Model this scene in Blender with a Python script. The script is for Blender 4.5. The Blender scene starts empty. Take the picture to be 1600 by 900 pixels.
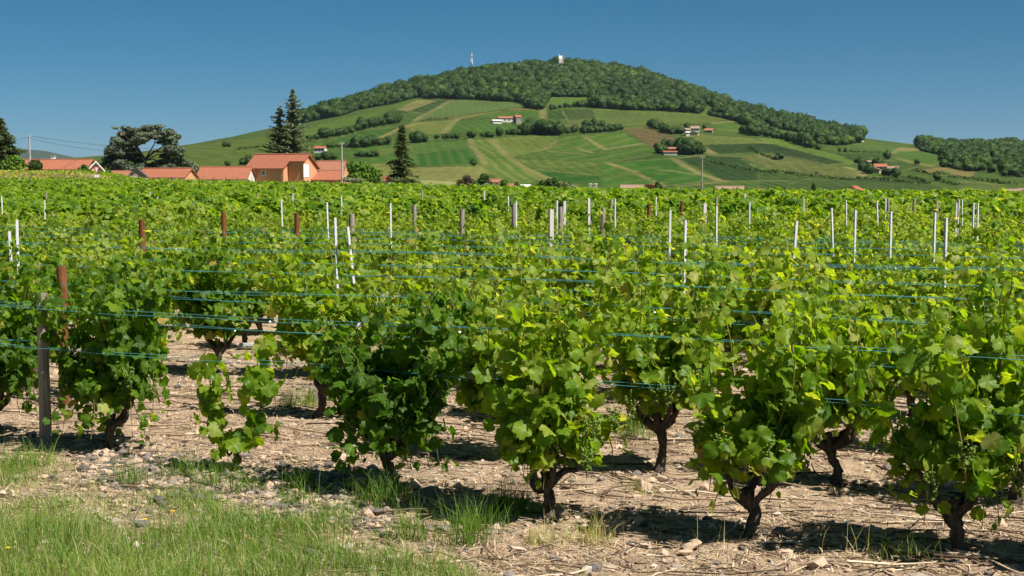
import bpy, bmesh, math, random
import numpy as np

# ------------------------------------------------------------------ camera, sky, sun, exposure
scene = bpy.context.scene
col = scene.collection
PW, PH = 1600.0, 900.0
FPX = 1600 * 50.0 / 36.0
CAM_Z = 1.57
HORIZON = 285.0
PITCH = math.atan((450 - HORIZON) / FPX)

cam_data = bpy.data.cameras.new('camera')
cam_data.lens = 50.0
cam_data.sensor_width = 36.0
cam_data.clip_start = 0.1
cam_data.clip_end = 60000
cam = bpy.data.objects.new('camera', cam_data)
cam.location = (0, 0, CAM_Z)
cam.rotation_euler = (math.radians(90) - PITCH, 0, 0)
col.objects.link(cam)
scene.camera = cam

SUN_EL, SUN_AZ = math.radians(55), math.radians(122)      # azimuth clockwise from +Y
world = bpy.data.worlds.new('World')
scene.world = world
world.use_nodes = True
wt = world.node_tree
wt.nodes.clear()
sky = wt.nodes.new('ShaderNodeTexSky')
sky.sky_type = 'NISHITA'
sky.sun_disc = False
sky.sun_elevation = SUN_EL
sky.sun_rotation = SUN_AZ
sky.altitude = 300
sky.air_density = 0.52
sky.dust_density = 0.4
sky.ozone_density = 6.5
hsv = wt.nodes.new('ShaderNodeHueSaturation')
hsv.inputs['Hue'].default_value = 0.479
hsv.inputs['Saturation'].default_value = 1.22
hsv.inputs['Value'].default_value = 0.75
bg = wt.nodes.new('ShaderNodeBackground')
bg.inputs['Strength'].default_value = 0.05
wo = wt.nodes.new('ShaderNodeOutputWorld')
wt.links.new(sky.outputs[0], hsv.inputs['Color'])
wt.links.new(hsv.outputs[0], bg.inputs['Color'])
wt.links.new(bg.outputs[0], wo.inputs['Surface'])

sun_data = bpy.data.lights.new('sun', 'SUN')
sun_data.energy = 5.0
sun_data.angle = math.radians(0.5)
sun_data.color = (1.0, 0.94, 0.84)
sun = bpy.data.objects.new('sun', sun_data)
SUN_V = np.array([math.cos(SUN_EL) * math.sin(SUN_AZ), math.cos(SUN_EL) * math.cos(SUN_AZ), math.sin(SUN_EL)])
from mathutils import Vector
sun.rotation_euler = Vector(SUN_V).to_track_quat('Z', 'Y').to_euler()
sun.location = (60, -20, 120)
col.objects.link(sun)

vs = scene.view_settings
vs.view_transform = 'Standard'
vs.look = 'None'
vs.gamma = 1.0
vs.use_curve_mapping = False
vs.exposure = 0.9
cy = scene.cycles
cy.max_bounces = 10
cy.diffuse_bounces = 7
cy.glossy_bounces = 2
cy.transmission_bounces = 4
cy.transparent_max_bounces = 4
cy.volume_bounces = 0
cy.use_denoising = True
cy.use_adaptive_sampling = True
cy.adaptive_threshold = 0.02
cy.sample_clamp_indirect = 4.0

# ------------------------------------------------------------------ picture geometry
CP, SP = math.cos(PITCH), math.sin(PITCH)

def ray(px, py):
    u = (np.asarray(px, float) - 800) / FPX
    v = (450 - np.asarray(py, float)) / FPX
    return np.stack(np.broadcast_arrays(u, CP + v * SP, -SP + v * CP), -1)

def at(px, py, Y):
    d = ray(px, py)
    return np.array([0, 0, CAM_Z]) + d * (Y / d[1])

def project(P):
    P = np.asarray(P, float)
    dz = P[..., 2] - CAM_Z
    dep = P[..., 1] * CP - dz * SP
    up = P[..., 1] * SP + dz * CP
    dep = np.where(dep < 0.05, 0.05, dep)
    return 800 + FPX * P[..., 0] / dep, 450 - FPX * up / dep

# ------------------------------------------------------------------ noise
def _h(ix, iy, seed):
    a = (ix.astype(np.int64) * 374761393 + iy.astype(np.int64) * 668265263 + seed * 1442695041) & 0xFFFFFFFF
    a = ((a ^ (a >> 13)) * 1274126177) & 0xFFFFFFFF
    a = a ^ (a >> 16)
    return (a & 0xFFFF) / 32767.5 - 1.0

def vnoise(x, y, seed=0):
    x = np.asarray(x, float); y = np.asarray(y, float)
    ix = np.floor(x); iy = np.floor(y)
    fx = x - ix; fy = y - iy
    fx = fx * fx * (3 - 2 * fx); fy = fy * fy * (3 - 2 * fy)
    a = _h(ix, iy, seed); b = _h(ix + 1, iy, seed); c = _h(ix, iy + 1, seed); d = _h(ix + 1, iy + 1, seed)
    return (a * (1 - fx) + b * fx) * (1 - fy) + (c * (1 - fx) + d * fx) * fy

def fbm(x, y, octv=4, seed=0):
    s = 0; a = 1.0; t = 0
    for k in range(octv):
        s = s + a * vnoise(x * 2 ** k, y * 2 ** k, seed + 17 * k); t += a; a *= 0.5
    return s / t

def sstep(a, b, x):
    t = np.clip((x - a) / (b - a), 0, 1)
    return t * t * (3 - 2 * t)

# ------------------------------------------------------------------ terrain height
CREST_Y, FOOT_Y = 2300.0, 620.0
_sil = np.array([(-400, 268), (100, 266), (250, 254), (290, 247), (340, 234), (400, 220), (470, 199), (520, 176), (600, 149),
                 (680, 129), (740, 117), (800, 111), (860, 104), (940, 109), (1000, 119), (1060, 141), (1120, 163),
                 (1200, 189), (1280, 209), (1340, 220), (1400, 228), (1440, 232), (1520, 231), (1600, 234), (1900, 245)], float)
_sx = (_sil[:, 0] - 800) / FPX * CREST_Y
_sz = CAM_Z + (HORIZON - _sil[:, 1]) / FPX * CREST_Y

def H(x, y):
    x = np.asarray(x, float); y = np.asarray(y, float)
    A = np.interp(x / 200.0, [-.45, -.22, -.05, .12, .4], [1.3, 1.15, 0.35, -0.5, -0.8])
    z = A * sstep(25, 220, y)
    z = z + 1.75 * sstep(168, 226, y) * (1 - sstep(240, 285, y)) * (1 - sstep(-68, -57, x))      # grassy bank at the far left
    drop = np.interp(x / 300.0, [-.3, -.1, .03, .3], [0.0, 0.0, 5.5, 7.0])
    z = z - drop * sstep(150, 380, y)
    hc = np.interp(x, _sx, _sz)
    hc = (hc + np.interp(x - 14, _sx, _sz) + np.interp(x + 14, _sx, _sz)) / 3
    t = np.clip((y - FOOT_Y) / (CREST_Y - FOOT_Y), 0, 1)
    S = 0.65 * t ** 1.45 + 0.35 * t
    env = sstep(0.0, 0.15, t) * (1 - sstep(0.85, 1.0, t))
    z = z * (1 - S) + hc * S + env * 3.5 * fbm(x / 170.0, y / 210.0, 3, 5)
    back = np.clip(y - CREST_Y, 0, None)
    z = z - 0.16 * back * sstep(0, 300, back) * np.exp(-back / 4000.0)
    z = np.where(y > CREST_Y, np.maximum(z, -40), z)
    return z

_YS = np.concatenate([np.arange(20, 700, 1.0), np.arange(700, 2320, 1.5)])
def hit(px, py):
    """where the line of sight through a pixel meets the terrain"""
    d = ray(px, py)
    P = np.array([0, 0, CAM_Z]) + d[None, :] * (_YS / d[1])[:, None]
    below = np.nonzero(P[:, 2] <= H(P[:, 0], P[:, 1]))[0]
    below = below[_YS[below] > 420] if len(below) and py < 297 else below
    k = below[0] if len(below) else len(_YS) - 2
    return np.array([P[k, 0], P[k, 1], float(H(P[k, 0], P[k, 1]))])

# ------------------------------------------------------------------ object helpers
def tag(o, label=None, cat=None, group=None, kind=None):
    if label: o['label'] = label
    if cat: o['category'] = cat
    if group: o['group'] = group
    if kind: o['kind'] = kind
    return o

def empty(name, loc=(0, 0, 0), rz=0.0):
    o = bpy.data.objects.new(name, None)
    o.empty_display_size = 0.3
    o.location = tuple(float(v) for v in loc)
    o.rotation_euler = (0, 0, rz)
    col.objects.link(o)
    return o

class MB:
    """collects arrays of vertices and faces; build() links them as one mesh object"""
    def __init__(self):
        self.v = []; self.f = []; self.m = []; self.a = []; self.n = 0
    def add(self, v, faces, mat=0, attr=None):
        v = np.asarray(v, float).reshape(-1, 3)
        if isinstance(faces, np.ndarray): faces = [faces]
        for f in faces:
            f = np.asarray(f, np.int64)
            self.f.append(f + self.n)
            self.m.append(np.full(len(f), mat, np.int32) if np.isscalar(mat) else np.asarray(mat, np.int32))
        self.v.append(v)
        if attr is None: attr = np.zeros((len(v), 4))
        attr = np.asarray(attr, float)
        if attr.ndim == 1: attr = np.tile(attr, (len(v), 1))
        self.a.append(attr)
        self.n += len(v)
        return self
    def poly(self, pts, mat=0, attr=None):
        return self.add(pts, np.arange(len(pts))[None, :], mat, attr)
    def box(self, x0, x1, y0, y1, z0, z1, mat=0, attr=None):
        v = [(x, y, z) for z in (z0, z1) for y in (y0, y1) for x in (x0, x1)]
        f = np.array([(0, 2, 3, 1), (4, 5, 7, 6), (0, 1, 5, 4), (2, 6, 7, 3), (0, 4, 6, 2), (1, 3, 7, 5)])
        return self.add(v, f, mat, attr)
    def prism(self, outline, vec, mat=0):
        """an outline (N,3) swept along vec"""
        p = np.asarray(outline, float); n = len(p)
        v = np.concatenate([p, p + np.asarray(vec, float)])
        i = np.arange(n); j = (i + 1) % n
        self.add(v, [np.stack([i, j, j + n, i + n], 1), i[::-1][None, :], (i + n)[None, :]], mat)
        return self
    def tube(self, pts, rad, n=6, mat=0, attr=None, cap=True):
        p = np.asarray(pts, float); m = len(p)
        rad = np.broadcast_to(np.asarray(rad, float), (m,))
        t = np.gradient(p, axis=0); t /= np.linalg.norm(t, axis=1)[:, None] + 1e-9
        ref = np.array([0.31, 0.17, 0.93]) if abs(t[0, 2]) < .8 else np.array([0.95, 0.2, 0.1])
        u = np.cross(t, ref); u /= np.linalg.norm(u, axis=1)[:, None] + 1e-9
        w = np.cross(t, u)
        a = np.arange(n) * 2 * math.pi / n
        v = p[:, None, :] + rad[:, None, None] * (np.cos(a)[None, :, None] * u[:, None, :] + np.sin(a)[None, :, None] * w[:, None, :])
        i, j = np.meshgrid(np.arange(m - 1), np.arange(n), indexing='ij')
        i = i.ravel(); j = j.ravel(); k = (j + 1) % n
        fs = [np.stack([i * n + j, i * n + k, (i + 1) * n + k, (i + 1) * n + j], 1)]
        if cap:
            fs += [np.arange(n)[::-1][None, :], (np.arange(n) + (m - 1) * n)[None, :]]
        return self.add(v.reshape(-1, 3), fs, mat, attr)
    def mesh(self, name, mats, smooth=False, attr=True):
        me = bpy.data.meshes.new(name)
        v = np.concatenate(self.v); me.vertices.add(len(v))
        me.vertices.foreach_set('co', v.astype(np.float32).ravel())
        tot = np.concatenate([np.full(len(f), f.shape[1], np.int32) for f in self.f])
        loops = np.concatenate([f.ravel() for f in self.f]).astype(np.int32)
        start = np.concatenate([[0], np.cumsum(tot)[:-1]]).astype(np.int32)
        me.loops.add(len(loops)); me.polygons.add(len(tot))
        me.loops.foreach_set('vertex_index', loops)
        me.polygons.foreach_set('loop_start', start)
        me.polygons.foreach_set('loop_total', tot)
        me.polygons.foreach_set('material_index', np.concatenate(self.m))
        me.polygons.foreach_set('use_smooth', np.full(len(tot), bool(smooth)))
        if attr:
            at_ = me.attributes.new('tint', 'FLOAT_COLOR', 'POINT')
            at_.data.foreach_set('color', np.concatenate(self.a).astype(np.float32).ravel())
        for m in (mats if isinstance(mats, (list, tuple)) else [mats]): me.materials.append(m)
        me.update(calc_edges=True)
        return me
    def build(self, name, mats, parent=None, smooth=False, attr=True):
        o = bpy.data.objects.new(name, self.mesh(name, mats, smooth, attr))
        col.objects.link(o)
        if parent is not None: o.parent = parent
        return o

def link_mesh(name, me, parent=None, loc=None):
    o = bpy.data.objects.new(name, me); col.objects.link(o)
    if parent is not None: o.parent = parent
    if loc is not None: o.location = tuple(float(v) for v in loc)
    return o

def copy_tree(o, parent=None):
    c = o.copy(); col.objects.link(c); c.parent = parent
    for ch in list(o.children): copy_tree(ch, c)
    return c

_ico = {}
def ico(sub):
    if sub not in _ico:
        bm = bmesh.new(); bmesh.ops.create_icosphere(bm, subdivisions=sub, radius=1.0)
        bm.verts.index_update()
        _ico[sub] = (np.array([v.co[:] for v in bm.verts]), np.array([[v.index for v in f.verts] for f in bm.faces]))
        bm.free()
    return _ico[sub]

def rot_z(v, a):
    c, s = math.cos(a), math.sin(a)
    v = np.asarray(v, float)
    return np.stack([v[..., 0] * c - v[..., 1] * s, v[..., 0] * s + v[..., 1] * c, v[..., 2]], -1)

def unit(v):
    return v / (np.linalg.norm(v, axis=-1, keepdims=True) + 1e-9)

def lin(r, g, b):
    f = lambda c: (c / 255) / 12.92 if c <= 10 else (((c / 255) + .055) / 1.055) ** 2.4
    return np.array([f(r), f(g), f(b)])

def inpoly(px, py, poly):
    poly = np.asarray(poly, float); res = np.zeros(px.shape, bool)
    x1, y1 = poly[-1]
    for x2, y2 in poly:
        c = ((y1 > py) != (y2 > py))
        with np.errstate(divide='ignore', invalid='ignore'):
            xi = (x2 - x1) * (py - y1) / (y2 - y1 + 1e-12) + x1
        res ^= c & (px < xi)
        x1, y1 = x2, y2
    return res

# ------------------------------------------------------------------ materials
class NT:
    def __init__(self, name):
        self.m = bpy.data.materials.new(name); self.m.use_nodes = True
        self.t = self.m.node_tree; self.t.nodes.clear()
        self.out = self.n('ShaderNodeOutputMaterial')
    def n(self, typ, **kw):
        x = self.t.nodes.new(typ)
        for k, v in kw.items(): setattr(x, k, v)
        return x
    def l(self, a, b): self.t.links.new(a, b)
    def val(self, sock, v):
        if hasattr(v, 'is_linked') or isinstance(v, bpy.types.NodeSocket): self.l(v, sock)
        else: sock.default_value = v
    def math(self, op, a, b=0.0, clamp=False):
        x = self.n('ShaderNodeMath', operation=op); x.use_clamp = clamp
        self.val(x.inputs[0], a); self.val(x.inputs[1], b); return x.outputs[0]
    def mix(self, f, a, b, blend='MIX'):
        x = self.n('ShaderNodeMixRGB', blend_type=blend)
        self.val(x.inputs[0], f)
        for s, v in ((x.inputs[1], a), (x.inputs[2], b)):
            if isinstance(v, bpy.types.NodeSocket): self.l(v, s)
            else: s.default_value = (*v[:3], 1)
        return x.outputs[0]
    def ramp(self, f, stops, interp='LINEAR'):
        x = self.n('ShaderNodeValToRGB'); r = x.color_ramp; r.interpolation = interp
        while len(r.elements) < len(stops): r.elements.new(0.5)
        for e, (p, c) in zip(r.elements, stops):
            e.position = p; e.color = (*c[:3], 1) if not np.isscalar(c) else (c, c, c, 1)
        self.val(x.inputs[0], f); return x.outputs[0]
    def noise(self, scale, detail=4, rough=.55, vec=None, dist=0.0, out='Fac'):
        x = self.n('ShaderNodeTexNoise')
        x.inputs['Scale'].default_value = scale; x.inputs['Detail'].default_value = detail
        x.inputs['Roughness'].default_value = rough; x.inputs['Distortion'].default_value = dist
        if vec is not None: self.l(vec, x.inputs['Vector'])
        return x.outputs[out]
    def geo(self, o='Position'): return self.n('ShaderNodeNewGeometry').outputs[o]
    def obj(self, o='Object'): return self.n('ShaderNodeTexCoord').outputs[o]
    def attr(self, name='tint'):
        x = self.n('ShaderNodeAttribute', attribute_name=name)
        s = self.n('ShaderNodeSeparateColor'); self.l(x.outputs['Color'], s.inputs[0])
        return x.outputs['Color'], s.outputs[0], s.outputs[1], s.outputs[2], x.outputs['Alpha']
    def mapping(self, vec, scale=(1, 1, 1), rot=(0, 0, 0)):
        x = self.n('ShaderNodeMapping'); self.l(vec, x.inputs[0])
        x.inputs['Scale'].default_value = scale; x.inputs['Rotation'].default_value = rot
        return x.outputs[0]
    def bump(self, h, strength=.5, dist=.02):
        x = self.n('ShaderNodeBump'); x.inputs['Strength'].default_value = strength
        x.inputs['Distance'].default_value = dist; self.l(h, x.inputs['Height']); return x.outputs[0]
    def bsdf(self, color, rough=.8, normal=None, spec=.3, metal=0.0):
        b = self.n('ShaderNodeBsdfPrincipled')
        if isinstance(color, bpy.types.NodeSocket): self.l(color, b.inputs['Base Color'])
        else: b.inputs['Base Color'].default_value = (*color[:3], 1)
        self.val(b.inputs['Roughness'], rough)
        b.inputs['Specular IOR Level'].default_value = spec
        b.inputs['Metallic'].default_value = metal
        if normal is not None: self.l(normal, b.inputs['Normal'])
        return b.outputs[0]
    def end(self, sh): self.l(sh, self.out.inputs['Surface']); return self.m

def leaf_material(name, stops, trans=.38, spec=.35, rough=.5, veins=False, back=.25):
    t = NT(name)
    _, r, g, b, a = t.attr()
    c = t.ramp(r, stops)
    p = t.geo()
    nz = t.noise(30 if veins else .6, 3, .6, p)
    c = t.mix(t.math('MULTIPLY', nz, .3), c, t.mix(.5, c, (.16, .22, .02)))
    if veins:
        # paler veins fanning from the stalk; g, b hold the leaf's own coordinates
        ang = t.math('ARCTAN2', g, b)
        v = t.math('ABSOLUTE', t.math('COSINE', t.math('MULTIPLY', ang, 3.3)))
        v = t.math('POWER', v, 40)
        c = t.mix(t.math('MULTIPLY', v, .28), c, (.30, .36, .10))
    if veins:
        blem = t.ramp(t.noise(55, 3, .6, p), [(.66, 0), (.74, 1)])
        c = t.mix(t.math('MULTIPLY', blem, .55), c, (.20, .13, .045))
    bf = t.geo('Backfacing')
    c2 = t.mix(t.math('MULTIPLY', bf, back), c, (.17, .25, .05))
    sh = t.bsdf(c2, rough, None, spec)
    tr = t.n('ShaderNodeBsdfTranslucent')
    t.l(t.mix(1.0, c, (2.3, 2.15, .5), 'MULTIPLY'), tr.inputs[0])
    mx = t.n('ShaderNodeMixShader'); mx.inputs[0].default_value = trans
    t.l(sh, mx.inputs[1]); t.l(tr.outputs[0], mx.inputs[2])
    return t.end(mx.outputs[0])

VINE_STOPS = [(0.0, (.013, .060, .004)), (.25, (.035, .112, .005)), (.5, (.088, .188, .005)), (.7, (.165, .258, .008)),
              (.85, (.22, .29, .035)), (.94, (.36, .38, .12)), (1.0, (.34, .25, .08))]
M_VINE = leaf_material('grapevine leaf', VINE_STOPS, .54, .22, .45, True, .12)
M_VINEFAR = leaf_material('grapevine leaf far', VINE_STOPS, .50, .18, .5, False, .12)
M_TREE = leaf_material('broadleaf foliage', [(0, (.006, .024, .004)), (.4, (.018, .052, .007)), (.75, (.042, .088, .010)), (1, (.10, .15, .018))], .25, .2, .6)
M_BRIGHT = leaf_material('bright shrub foliage', [(0, (.045, .11, .012)), (.5, (.09, .19, .02)), (1, (.18, .26, .035))], .3, .2, .6)
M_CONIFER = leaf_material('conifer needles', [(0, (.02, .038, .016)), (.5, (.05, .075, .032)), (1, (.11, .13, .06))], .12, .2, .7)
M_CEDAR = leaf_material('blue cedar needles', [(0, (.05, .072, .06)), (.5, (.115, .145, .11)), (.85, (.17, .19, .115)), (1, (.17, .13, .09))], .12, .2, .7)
M_PURPLE = leaf_material('purple shrub foliage', [(0, (.03, .02, .018)), (1, (.075, .05, .04))], .2, .2, .7)
M_GRASS = leaf_material('grass blades', [(0, (.045, .12, .010)), (.4, (.105, .205, .02)), (.7, (.22, .30, .05)), (.85, (.38, .36, .15)), (1, (.54, .46, .28))], .3, .3, .5)

def simple_mat(name, color, rough=.8, var=.25, scale=8, bump=0, spec=.3, stretch=(1, 1, 1), metal=0):
    t = NT(name); p = t.mapping(t.obj(), stretch)
    n = t.noise(scale, 5, .6, p)
    c = t.mix(n, np.array(color) * (1 - var), np.minimum(np.array(color) * (1 + var), 1))
    nor = t.bump(n, bump, .02) if bump else None
    return t.end(t.bsdf(c, rough, nor, spec, metal))

def bark_material(name, dark, light, scale=30):
    t = NT(name); p = t.mapping(t.obj(), (1, 1, .18))
    n = t.noise(scale, 6, .65, p, .6)
    c = t.ramp(n, [(.3, dark), (.55, (np.array(dark) + np.array(light)) / 2), (.75, light)])
    return t.end(t.bsdf(c, .9, t.bump(n, .9, .02), .15))

M_BARK = bark_material('old vine bark', (.014, .011, .009), (.17, .14, .115), 55)
M_TRUNK = bark_material('tree bark', (.02, .017, .014), (.09, .075, .06), 3)
M_SHOOT = simple_mat('green shoot', (.13, .13, .03), .6, .5, 20)
M_GRAPE = leaf_material('green grape', [(0, (.09, .16, .02)), (1, (.17, .24, .04))], .3, .5, .3)
# ------------------------------------------------------------------ ground and hill: field plan
def Q(ox, oy, pts): return [(ox + x / 4.0, oy + y / 4.0) for x, y in pts]
R2 = lambda *p: Q(340, 120, p)
R3 = lambda *p: Q(640, 70, p)
R4 = lambda *p: Q(960, 90, p)
R5 = lambda *p: Q(1200, 130, p)
# each parcel: outline, colour of the crop, row direction (degrees), row contrast, patchiness
PARCELS = [
 (R2((-700,500),(330,370),(560,400),(560,470),(0,640),(-700,640)), (104,122,56), 75, .25, .5),
 (R2((520,330),(1290,120),(1350,150),(1110,200),(900,290),(560,390)), (100,132,50), 80, .3, .4),
 (R2((1115,205),(1250,145),(1370,150),(1190,215)), (168,156,106), 60, .2, .3),
 (R2((1200,215),(1380,150),(1470,145),(1290,230)), (70,100,50), 60, .2, .3),
 (R2((560,395),(900,300),(1100,215),(1280,230),(1240,270),(1180,310),(960,300),(600,400)), (80,112,50), 70, .2, .4),
 (R2((570,450),(850,350),(1130,310),(1000,390),(700,440)), (70,112,40), 65, .2, .2),
 (R2((700,470),(900,440),(1250,410),(1600,390),(1600,560),(1000,560)), (84,124,48), 60, .3, .3),
 (R2((840,500),(1060,450),(1250,430),(1180,470),(900,510)), (112,132,66), 60, .2, .5),
 (R2((900,540),(1250,570),(1600,555),(1600,720),(900,720)), (140,148,88), -24, .9, .4),
 (R3((50,470),(280,345),(720,365),(770,385),(620,400),(300,445)), (108,134,80), 20, .2, .2),
 (R3((90,470),(620,405),(780,390),(760,410),(560,415),(300,465)), (142,130,84), 20, .1, .8),
 (R3((0,490),(180,480),(300,460),(230,550),(0,560)), (126,140,70), 50, .4, .9),
 (R3((240,550),(310,465),(520,460),(520,490),(690,505),(690,520),(500,560)), (80,118,44), 50, .3, .2),
 (R3((660,415),(830,405),(830,465),(700,470)), (84,126,42), 50, .2, .2),
 (R3((850,420),(950,410),(1000,460),(850,460)), (62,98,42), 50, .2, .2),
 (R3((870,330),(1140,320),(1140,375),(870,380)), (104,134,54), 50, .2, .5),
 (R3((950,410),(1150,405),(1160,460),(990,470)), (76,98,52), 50, .2, .3),
 (R3((990,470),(1160,460),(1180,480),(1330,510),(1330,530),(960,520)), (112,122,72), 50, .3, .7),
 (R3((1150,405),(1600,410),(1600,500),(1330,510),(1180,480)), (104,130,64), 50, .3, 1.0),
 (R3((0,610),(380,590),(385,640),(60,670)), (94,130,60), 30, .2, .3),
 (R3((30,680),(390,640),(460,740),(60,765)), (62,112,38), 30, .2, .2),
 (R3((50,770),(450,750),(520,800),(300,900),(60,900)), (148,150,94), -24, 1.0, .3),
 (R3((390,600),(520,590),(640,720),(860,840),(600,900),(470,760)), (104,134,60), 43, 1.0, .3),
 (R3((520,590),(870,565),(920,610),(800,665),(640,700)), (116,136,62), 43, .6, .6),
 (R3((640,710),(930,720),(1240,740),(1000,770),(780,770)), (104,128,56), 43, .5, .7),
 (R3((780,780),(1200,820),(1260,880),(900,860)), (58,108,34), 100, .2, .1),
 (R3((920,570),(1340,545),(1450,620),(1200,655),(1120,680),(870,660)), (94,130,50), 110, .4, .4),
 (R3((870,665),(1120,685),(1500,640),(1560,690),(1250,740),(930,720)), (84,122,48), 110, .35, .4),
 (R3((1270,740),(1600,690),(1600,870),(1560,860)), (64,118,36), 100, .25, .2),
 (R4((-40,330),(540,350),(700,390),(600,410),(200,430),(-40,400)), (106,126,64), 40, .3, 1.0),
 (R4((60,445),(210,435),(300,470),(380,500),(370,530),(230,560)), (126,106,78), 70, .3, .2),
 (R4((400,500),(560,480),(860,500),(960,535),(560,545),(530,520)), (122,134,72), 40, .2, 1.0),
 (R4((600,410),(740,400),(850,430),(790,460),(640,450)), (94,132,54), 40, .2, .3),
 (R4((860,500),(1000,500),(1600,660),(1640,700),(1450,660),(1100,590)), (112,142,60), 140, .3, .3),
 (R4((560,545),(960,535),(1450,660),(1330,670),(1000,600),(900,590),(620,600)), (54,84,44), 20, .1, .3),
 (R4((400,630),(560,610),(780,620),(870,680),(1000,720),(1100,770),(700,770)), (48,82,40), 20, .1, .3),
 (R4((780,620),(1000,600),(1300,670),(1550,730),(1500,760),(1000,710)), (110,118,70), 140, .3, 1.0),
 (R4((-10,655),(370,630),(540,720),(640,770),(300,800)), (70,122,40), 110, .25, .2),
 (R4((-80,650),(0,680),(260,780),(300,830),(-80,830)), (82,126,46), 110, .3, .3),
 (R4((1060,800),(1200,760),(1330,765),(1480,830),(1100,840)), (168,156,112), 0, .05, .5),
 (R5((290,410),(560,365),(850,395),(780,440),(480,430)), (94,124,60), 30, .25, .5),
 (R5((430,440),(690,440),(770,470),(560,500)), (62,98,44), 30, .2, .3),
 (R5((800,420),(950,420),(1090,445),(1090,500),(960,515),(820,480)), (88,126,50), 60, .3, .3),
 (R5((640,470),(800,490),(950,520),(840,545),(700,520)), (68,98,48), 60, .2, .5),
 (R5((820,405),(940,405),(940,422),(830,425)), (166,150,104), 60, .1, .4),
 (R5((900,545),(1100,520),(1290,545),(1280,590),(1100,570)), (160,140,96), 20, .3, .4),
 (R5((1020,560),(1100,550),(1160,560),(1110,580)), (84,124,54), 20, .1, .2),
 (R5((1290,550),(1480,570),(1640,590),(1640,630),(1290,590)), (84,114,50), 20, .3, .3),
 (R5((480,590),(830,580),(1000,630),(400,600)), (60,94,44), 20, .2, .3),
 (R5((1200,610),(1480,635),(1460,675),(1220,665)), (96,120,62), 0, 1.0, .2),
 (R5((-60,560),(600,600),(1100,650),(1100,720),(-60,720)), (70,100,48), 20, .3, .4),
 (R5((1370,520),(1460,490),(1470,555),(1380,545)), (100,126,54), 20, .2, .3),
]
TRACKS = [  # polylines and widths in metres
 (R3((40,470),(160,400),(265,345)), 9), (R3((215,548),(300,465)), 8), (R3((382,590),(392,640),(470,745)), 7),
 (R3((520,590),(600,690),(720,770),(870,838)), 8), (R3((800,665),(915,610)), 6), (R3((1090,570),(1220,655),(1450,620)), 6),
 (R3((1060,650),(1140,675)), 6), (R3((830,405),(836,465)), 12), (R3((1240,740),(1400,800),(1560,865)), 6),
 (R3((930,855),(1060,895)), 6), (R3((0,425),(100,430),(150,440)), 6), (R3((0,510),(60,490),(200,505)), 6),
 (R4((370,635),(520,720),(690,775)), 8), (R4((-10,665),(140,720),(310,800)), 6), (R4((290,700),(400,715),(540,735)), 6),
 (R4((1450,685),(1540,715),(1540,740)), 7), (R4((545,560),(575,580),(610,600)), 14), (R4((400,805),(640,780)), 6),
 (R4((620,410),(740,400)), 10), (R4((900,530),(960,535)), 10), (R4((900,610),(1000,650),(1160,665)), 5),
 (R5((830,475),(920,500),(1010,515)), 9), (R5((500,530),(580,555),(590,575)), 9), (R5((760,445),(830,405),(940,412)), 7),
 (R2((1010,385),(1180,310),(1260,290)), 9), (R2((1420,345),(1500,265)), 8), (R2((1290,245),(1460,150)), 8), (R2((980,548),(1070,550)), 5),
 (R5((1000,520),(1290,545)), 6),
]
FOREST = [
 [(455,194),(472,193),(500,187),(530,182),(560,172),(615,162),(655,151),(665,154),(700,154),(750,157),(812,160),(822,168),(838,172),(852,166),
  (856,152),(925,152),(923,168),(960,171),(1002,173),(1040,174),(1093,178),(1097,172),(1086,161),(1100,160),(1118,172),(1150,178),(1185,192),(1210,201),
  (1242,206),(1262,212),(1284,226),(1312,228),(1344,223),(1346,190),(1346,60),(455,60)],
 [(1105,180),(1132,186),(1165,197),(1195,213),(1210,212),(1190,198),(1150,186),(1120,176)],
 [(1437,236),(1470,243),(1474,262),(1515,268),(1540,266),(1548,258),(1562,254),(1564,276),(1597,277),(1640,280),(1640,180),(1437,180)],
]
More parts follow.
